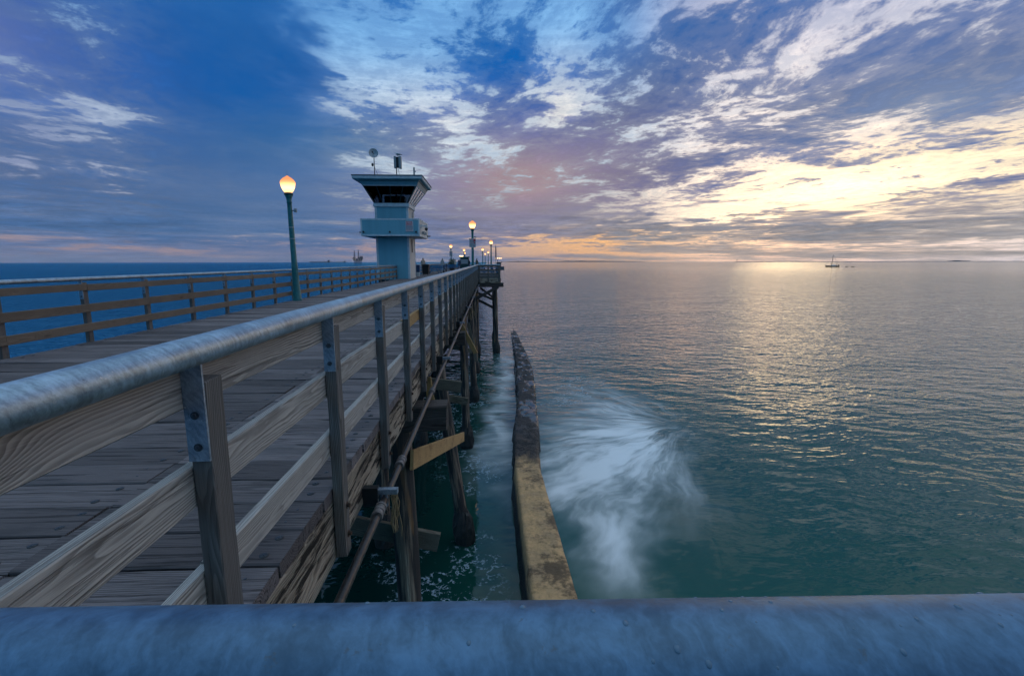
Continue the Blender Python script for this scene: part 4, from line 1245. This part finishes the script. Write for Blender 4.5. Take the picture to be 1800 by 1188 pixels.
M_SKIN = simple('skin', (.34, .20, .14, 1), .6)
M_HAIR = simple('dark_hair', (.03, .022, .018, 1), .7)
def cloth(nm, c):
    return simple('cloth_' + nm, c, .9, 0, .2, 9)
def person(x, y, rot, h, shirt, pants, label, pose=0):
    """one continuous skinned figure, standing; pose 1 leans on a rail, 2 walks"""
    k = h / 1.75
    st_ = .16 if pose == 2 else .04
    ar = .0 if pose != 1 else .28
    V = [(0, 0, .96), (0, .0, 1.16), (0, .01, 1.40), (0, .0, 1.50), (0, -.02, 1.60), (0, -.02, 1.72),
         (.10, 0, .90), (.11, -st_ * .6, .50), (.11, -st_ * .2, .09), (.11, -.13 - st_ * .2, .04),
         (-.10, 0, .90), (-.11, st_ * .5, .50), (-.11, st_, .09), (-.11, st_ - .13, .04),
         (.19, .0, 1.42), (.24, .03 - ar * .3, 1.13), (.22, -.08 - ar, .95 + ar * .5), (.21, -.12 - ar, .87 + ar * .6),
         (-.19, .0, 1.42), (-.24, .03 - ar * .3, 1.13), (-.22, -.08 - ar, .95 + ar * .5), (-.21, -.12 - ar, .87 + ar * .6)]
    rad = [.155, .14, .15, .06, .095, .075, .095, .065, .045, .04, .095, .065, .045, .04, .065, .045, .035, .03, .065, .045, .035, .03]
    E_ = [(0, 1), (1, 2), (2, 3), (3, 4), (4, 5), (0, 6), (6, 7), (7, 8), (8, 9), (0, 10), (10, 11), (11, 12), (12, 13), (2, 14), (14, 15), (15, 16), (16, 17), (2, 18), (18, 19), (19, 20), (20, 21)]
    me = bpy.data.meshes.new('person')
    me.from_pydata([tuple(c * k for c in q) for q in V], E_, [])
    o = bpy.data.objects.new('person_tmp', me)
    COL.objects.link(o)
    md = o.modifiers.new('s', 'SKIN')
    sv = me.skin_vertices[0].data
    for i, r_ in enumerate(rad):
        sv[i].radius = (r_ * k, r_ * k * (.78 if i in (0, 1, 2) else 1))
        sv[i].use_root = i == 0
    ss_ = o.modifiers.new('d', 'SUBSURF')
    ss_.levels = ss_.render_levels = 2
    bpy.context.view_layer.update()
    em = bpy.data.meshes.new_from_object(o.evaluated_get(bpy.context.evaluated_depsgraph_get()))
    bpy.data.objects.remove(o)
    em.materials.clear()
    for q in (pants, shirt, M_SKIN, M_HAIR):
        em.materials.append(q)
    for p in em.polygons:
        c = p.center / k
        p.use_smooth = True
        if c.z > 1.52:
            p.material_index = 3 if (c.z > 1.66 or c.y > .03) else 2
        elif c.z > 1.46 and abs(c.x) < .09:
            p.material_index = 2
        elif abs(c.x) > .17 and c.z < .93:
            p.material_index = 2
        elif c.z > .97 or abs(c.x) > .19:
            p.material_index = 1
        else:
            p.material_index = 0
    po_ = put('person', em, None, T(x, y, DECK) @ Matrix.Rotation(rot, 4, 'Z'))
    tag(po_, label, 'person', 'people on the pier')
person(-6.72, 51.0, .6, 1.72, cloth('tan', (.42, .33, .27, 1)), cloth('grey', (.22, .22, .25, 1)), 'person in a tan top standing between the bins and the far railing')
person(-5.75, 62.0, 2.6, 1.75, cloth('pale', (.45, .40, .38, 1)), cloth('white', (.5, .5, .5, 1)), 'person in pale clothes near the left railing, alone', 2)
person(-4.75, 71.0, 1.2, 1.70, cloth('cream', (.48, .43, .36, 1)), cloth('khaki', (.30, .26, .2, 1)), 'person in a cream top right of the planter', 0)
person(-4.35, 74.0, .2, 1.74, cloth('navy', (.03, .045, .10, 1)), cloth('navy2', (.025, .03, .06, 1)), 'person in dark clothes left of the kiosk', 2)
person(-3.0, 78.0, -1.0, 1.70, cloth('black', (.02, .022, .03, 1)), cloth('denim', (.04, .06, .12, 1)), 'person in black at the right side of the kiosk', 0)
person(-1.35, 58.0, 2.2, 1.72, cloth('brown', (.20, .14, .11, 1)), cloth('dark', (.04, .04, .05, 1)), 'person in brown behind the right-hand lamp post', 1)

# ------------------------------------------------------------------ boats and things out on the water
def sailboat():
    L = 16.5
    ox, oy = 486, 668
    M = T(ox, oy, 0) @ Matrix.Rotation(R(-36), 4, 'Z') @ Matrix.Rotation(R(1.5), 4, 'X')
    root = put('sailboat', None, None, T(ox, oy, 0))
    tag(root, 'anchored two-masted sailboat with bare masts on the bright water', 'sailboat')
    sec = []
    for t in range(11):
        s = t / 10
        x = -L / 2 + L * s
        w = 2.1 * math.sin(math.pi * min(1, .12 + .80 * (1 - abs(s - .55) / .62))) ** .8 if 0 < t < 10 else (.25 if t == 0 else 1.4)
        sh = 1.25 + .75 * (1 - s) ** 2 + .25 * s ** 2
        sec.append([(x - (.9 if t == 0 else 0), -w, sh), (x, -w * .82, .45), (x + (.8 if t == 0 else 0), -.12, -.6), (x + (.8 if t == 0 else 0), .12, -.6), (x, w * .82, .45), (x - (.9 if t == 0 else 0), w, sh)])
    MB().loft(sec, 0, True).obj('hull', M_HULL, root, M)
    MB().loft([[(x, -w, z0), (x, w, z0), (x, w * .85, z0 + h), (x, -w * .85, z0 + h)] for x, w, z0, h in ((-2.6, 1.0, 1.25, .45), (-1.6, 1.2, 1.2, .9), (3.0, 1.3, 1.15, .95), (4.4, 1.3, 1.15, .8))]).obj('cabin', M_WHITE, root, M)
    MB().tube((-1.2, 0, 1.2), (-.2, 0, 16.6), .34, .22, 8).obj('main_mast', M_HULL, root, M)
    mb = MB().tube((4.9, 0, 1.2), (5.0, 0, 8.4), .22, .16, 8).box(4.6, 5.6, -.25, .25, 5.4, 5.75)
    mb.obj('mizzen_mast', M_HULL, root, M)
    MB().tube((-1.1, 0, 2.6), (3.6, 0, 2.5), .22, .18, 8).obj('boom', M_WHITE, root, M)
    mb = MB()
    for a_, b3 in (((-9.0, 0, 2.0), (-.25, 0, 15.3)), ((5.0, 0, 8.0), (-.25, 0, 15.3)), ((-1.0, 2.0, 1.3), (-.3, 0, 11)), ((-1.0, -2.0, 1.3), (-.3, 0, 11))):
        mb.tube(a_, b3, .05, n=4)
    mb.obj('rigging', M_BLACK, root, M)
    mb = MB()
    for k in range(8):
        mb.tube((-8 + k * 2, 1.6, 1.4), (-8 + k * 2, 1.6, 2.1), .03, n=4)
    mb.obj('stanchions', M_GREY, root, M)
    MB().box(6.4, 7.9, -1.0, 1.0, 1.7, 2.9).obj('dodger', M_HULL, root, M)
sailboat()
def dinghy(x, y, L, label):
    M = T(x, y, 0) @ Matrix.Rotation(R(-30), 4, 'Z')
    root = put('dinghy', None, None, T(x, y, 0))
    tag(root, label, 'dinghy', 'dinghies behind the sailboat')
    sec = [[(xx * L, -w, z), (xx * L, -w * .7, -.1), (xx * L, w * .7, -.1), (xx * L, w, z)] for xx, w, z in ((-.5, .1, .8), (-.3, .6, .65), (.1, .75, .55), (.5, .65, .6))]
    MB().loft(sec, 0, True).obj('hull', M_HULL, root, M)
    MB().box(-.1 * L, .02 * L, -.6, .6, .42, .5).obj('thwart', M_WHITE, root, M)
    MB().box(.48 * L, .56 * L, -.15, .15, .2, 1.15).obj('outboard', M_BLACK, root, M)
dinghy(500.5, 660, 2.6, 'small dark dinghy close behind the sailboat')
dinghy(506.5, 656, 3.8, 'longer low dinghy, rightmost behind the sailboat')

def rig():
    ox, oy = -759, 2900
    root = empty('oil_platform', (ox, oy, 0), 'oil drilling platform with two derricks far out on the left horizon', 'oil platform')
    mb = MB()
    for x in (-16, -5, 6, 17):
        for y in (-12, 12):
            mb.tube((ox + x * 1.05, oy + y, -2), (ox + x, oy + y, 17), 1.4, n=8)
    for x0, x1 in ((-16, -5), (-5, 6), (6, 17)):
        mb.tube((ox + x0, oy - 12, 1), (ox + x1, oy - 12, 15), .6, n=6).tube((ox + x1, oy - 12, 1), (ox + x0, oy - 12, 15), .6, n=6)
    mb.obj('jacket', M_RIG, root)
    MB().box(ox - 26, ox + 26, oy - 16, oy + 16, 15, 19).obj('lower_deck', M_RIG, root)
    MB().box(ox - 29, ox + 29, oy - 16, oy + 16, 25, 28).obj('upper_deck', M_RIG, root)
    mb = MB()
    for x0, x1, z0, z1 in ((-25, -14, 19, 25), (-11, -2, 19, 24), (2, 12, 19, 24.5), (15, 24, 19, 25), (-26, -18, 28, 33), (2, 10, 28, 34), (16, 27, 28, 38)):
        mb.box(ox + x0, ox + x1, oy - 12, oy + 12, z0, z1)
    mb.obj('module', M_SHIP, root)
    for xc, h in ((-19, 46), (4, 50)):
        mb = MB()
        w = 3.6
        for sx in (-1, 1):
            for sy in (-1, 1):
                mb.tube((ox + xc + sx * w, oy + sy * w, 28), (ox + xc + sx * .8, oy + sy * .8, 28 + h), .8, .5, 5)
        for j in range(7):
            t0, t1 = j / 7, (j + 1) / 7
            w0, w1 = w + (.8 - w) * t0, w + (.8 - w) * t1
            mb.tube((ox + xc - w0, oy - w0, 28 + h * t0), (ox + xc + w1, oy - w1, 28 + h * t1), .4, n=4).tube((ox + xc + w0, oy - w0, 28 + h * t0), (ox + xc - w1, oy - w1, 28 + h * t1), .4, n=4)
        mb.obj('derrick', M_RIG, root)
    mb = MB().tube((ox + 14, oy, 28), (ox + 14, oy, 42), 1.2, n=6).tube((ox + 14, oy, 40), (ox + 34, oy - 6, 46), .7, n=5)
    mb.obj('crane', M_RIG, root)
    for x, z in ((-27, 17), (-22, 23), (-8, 22), (8, 22), (20, 22.5), (31, 17), (-15, 23)):
        MB().lathe([(.1, -.9), (.9, 0), (.1, .9)], 8, 0, True, T(ox + x, oy - 17, z)).obj('work_light', M_GLOWW, root)
rig()
def tanker(ox, oy, L, s, label):
    root = empty('tanker_ship', (ox, oy, 0), label, 'ship', 'ships on the horizon')
    h = 9 * s
    MB().loft([[(ox + x, oy - w, -1), (ox + x, oy + w, -1), (ox + x, oy + w * 1.05, z), (ox + x, oy - w * 1.05, z)] for x, w, z in ((-L / 2 - 3, .5, h * 1.25), (-L / 2 + 8, 10, h * 1.1), (0, 14, h), (L / 2 - 8, 14, h), (L / 2, 10, h * 1.05))]).obj('hull', M_SHIP, root)
    MB().box(ox + L * .38, ox + L * .45, oy - 12, oy + 12, h, h + 13 * s).box(ox + L * .36, ox + L * .46, oy - 14, oy + 14, h + 13 * s, h + 16 * s).obj('bridge', M_SHIP, root)
    MB().tube((ox + L * .42, oy, h + 16 * s), (ox + L * .47, oy, h + 24 * s), 2.5 * s, 1.5 * s, 6).obj('funnel', M_SHIP, root)
    mb = MB()
    for k in range(4):
        mb.tube((ox - L * .35 + k * L * .18, oy, h), (ox - L * .35 + k * L * .18, oy, h + 7 * s), 1.0, n=5)
    mb.obj('deck_gear', M_SHIP, root)
    MB().lathe([(.2, -2), (2, 0), (.2, 2)], 8, 0, True, T(ox - L / 2 + 6, oy - 6, h * 1.25 + 5)).obj('deck_light', M_GLOWW, root)
tanker(-2022, 6000, 245, 1.0, 'long dark tanker on the horizon left of the oil platform')
tanker(-2243, 7400, 260, .75, 'paler distant ship just right of the long tanker')
tanker(470, 9000, 200, .9, 'distant ship on the horizon right of the pier end')
# breakwater across the right horizon
mb = MB()
rb = random.Random(21)
A, B_ = Vector((2880, 5600, 0)), Vector((9200, 6300, 0))
rings = []
for i in range(140):
    t = i / 139
    p = A + (B_ - A) * t
    h = 6 + rb.uniform(-1.0, 1.0) + (3 if rb.random() < .05 else 0)
    if i == 0:
        h = 3
    rings.append([(p.x, p.y - 18, -1), (p.x, p.y - 5, h), (p.x, p.y + 5, h), (p.x, p.y + 18, -1)])
mb.loft(rings)
bw = empty('breakwater', (A.x, A.y, 0), 'long thin rock breakwater along the right horizon behind the sailboat', 'breakwater')
mb.obj('rock_bank', M_SHIP, bw)
MB().tube((A.x + 30, A.y, 0), (A.x + 30, A.y, 24), 3, 2, 8).box(A.x + 24, A.x + 36, A.y - 5, A.y + 5, 24, 28).obj('light_tower', M_SHIP, bw)
MB().box(5950, 6190, 6000, 6060, 0, 11).box(6010, 6050, 6000, 6060, 11, 17).obj('harbour_building', M_SHIP, bw)
# far hills
def hills(name, x0, x1, y, hmax, seed):
    rings = []
    n = 90
    for i in range(n + 1):
        x = x0 + (x1 - x0) * i / n
        e = math.sin(math.pi * i / n) ** .6
        h = e * hmax * (.55 + .45 * mnoise.noise(Vector((x * .0011, seed, 0))) + .12 * mnoise.noise(Vector((x * .006, seed, 2))))
        rings.append([(x, y - 250, -2), (x, y, max(h, .5)), (x, y + 250, -2)])
    return MB().loft(rings, 0, True).obj(name, M_HILL)
M_HILL = simple('far_hill_scrub', (.10, .10, .10, 1), .9)
tag(hills('hills', 200, 3600, 10900, 42, 4.0), 'faint low hills on the horizon right of the pier', 'hills', kind='structure')
# ------------------------------------------------------------------ sea air
hz = MB().box(-12600, 12600, -12600, 12600, -1.9, 140).obj('haze', None)
hm = bpy.data.materials.new('sea_haze')
hm.use_nodes = True
n = NT(hm.node_tree)
pv = n.new('ShaderNodeVolumePrincipled')
pv.inputs['Color'].default_value = (.80, .82, .86, 1)
pv.inputs['Density'].default_value = 2.6e-5
pv.inputs['Anisotropy'].default_value = .25
n.l.new(pv.outputs[0], n.new('ShaderNodeOutputMaterial').inputs['Volume'])
hz.data.materials.clear()
hz.data.materials.append(hm)
tag(hz, 'thin sea haze greying the horizon', 'haze', kind='stuff')
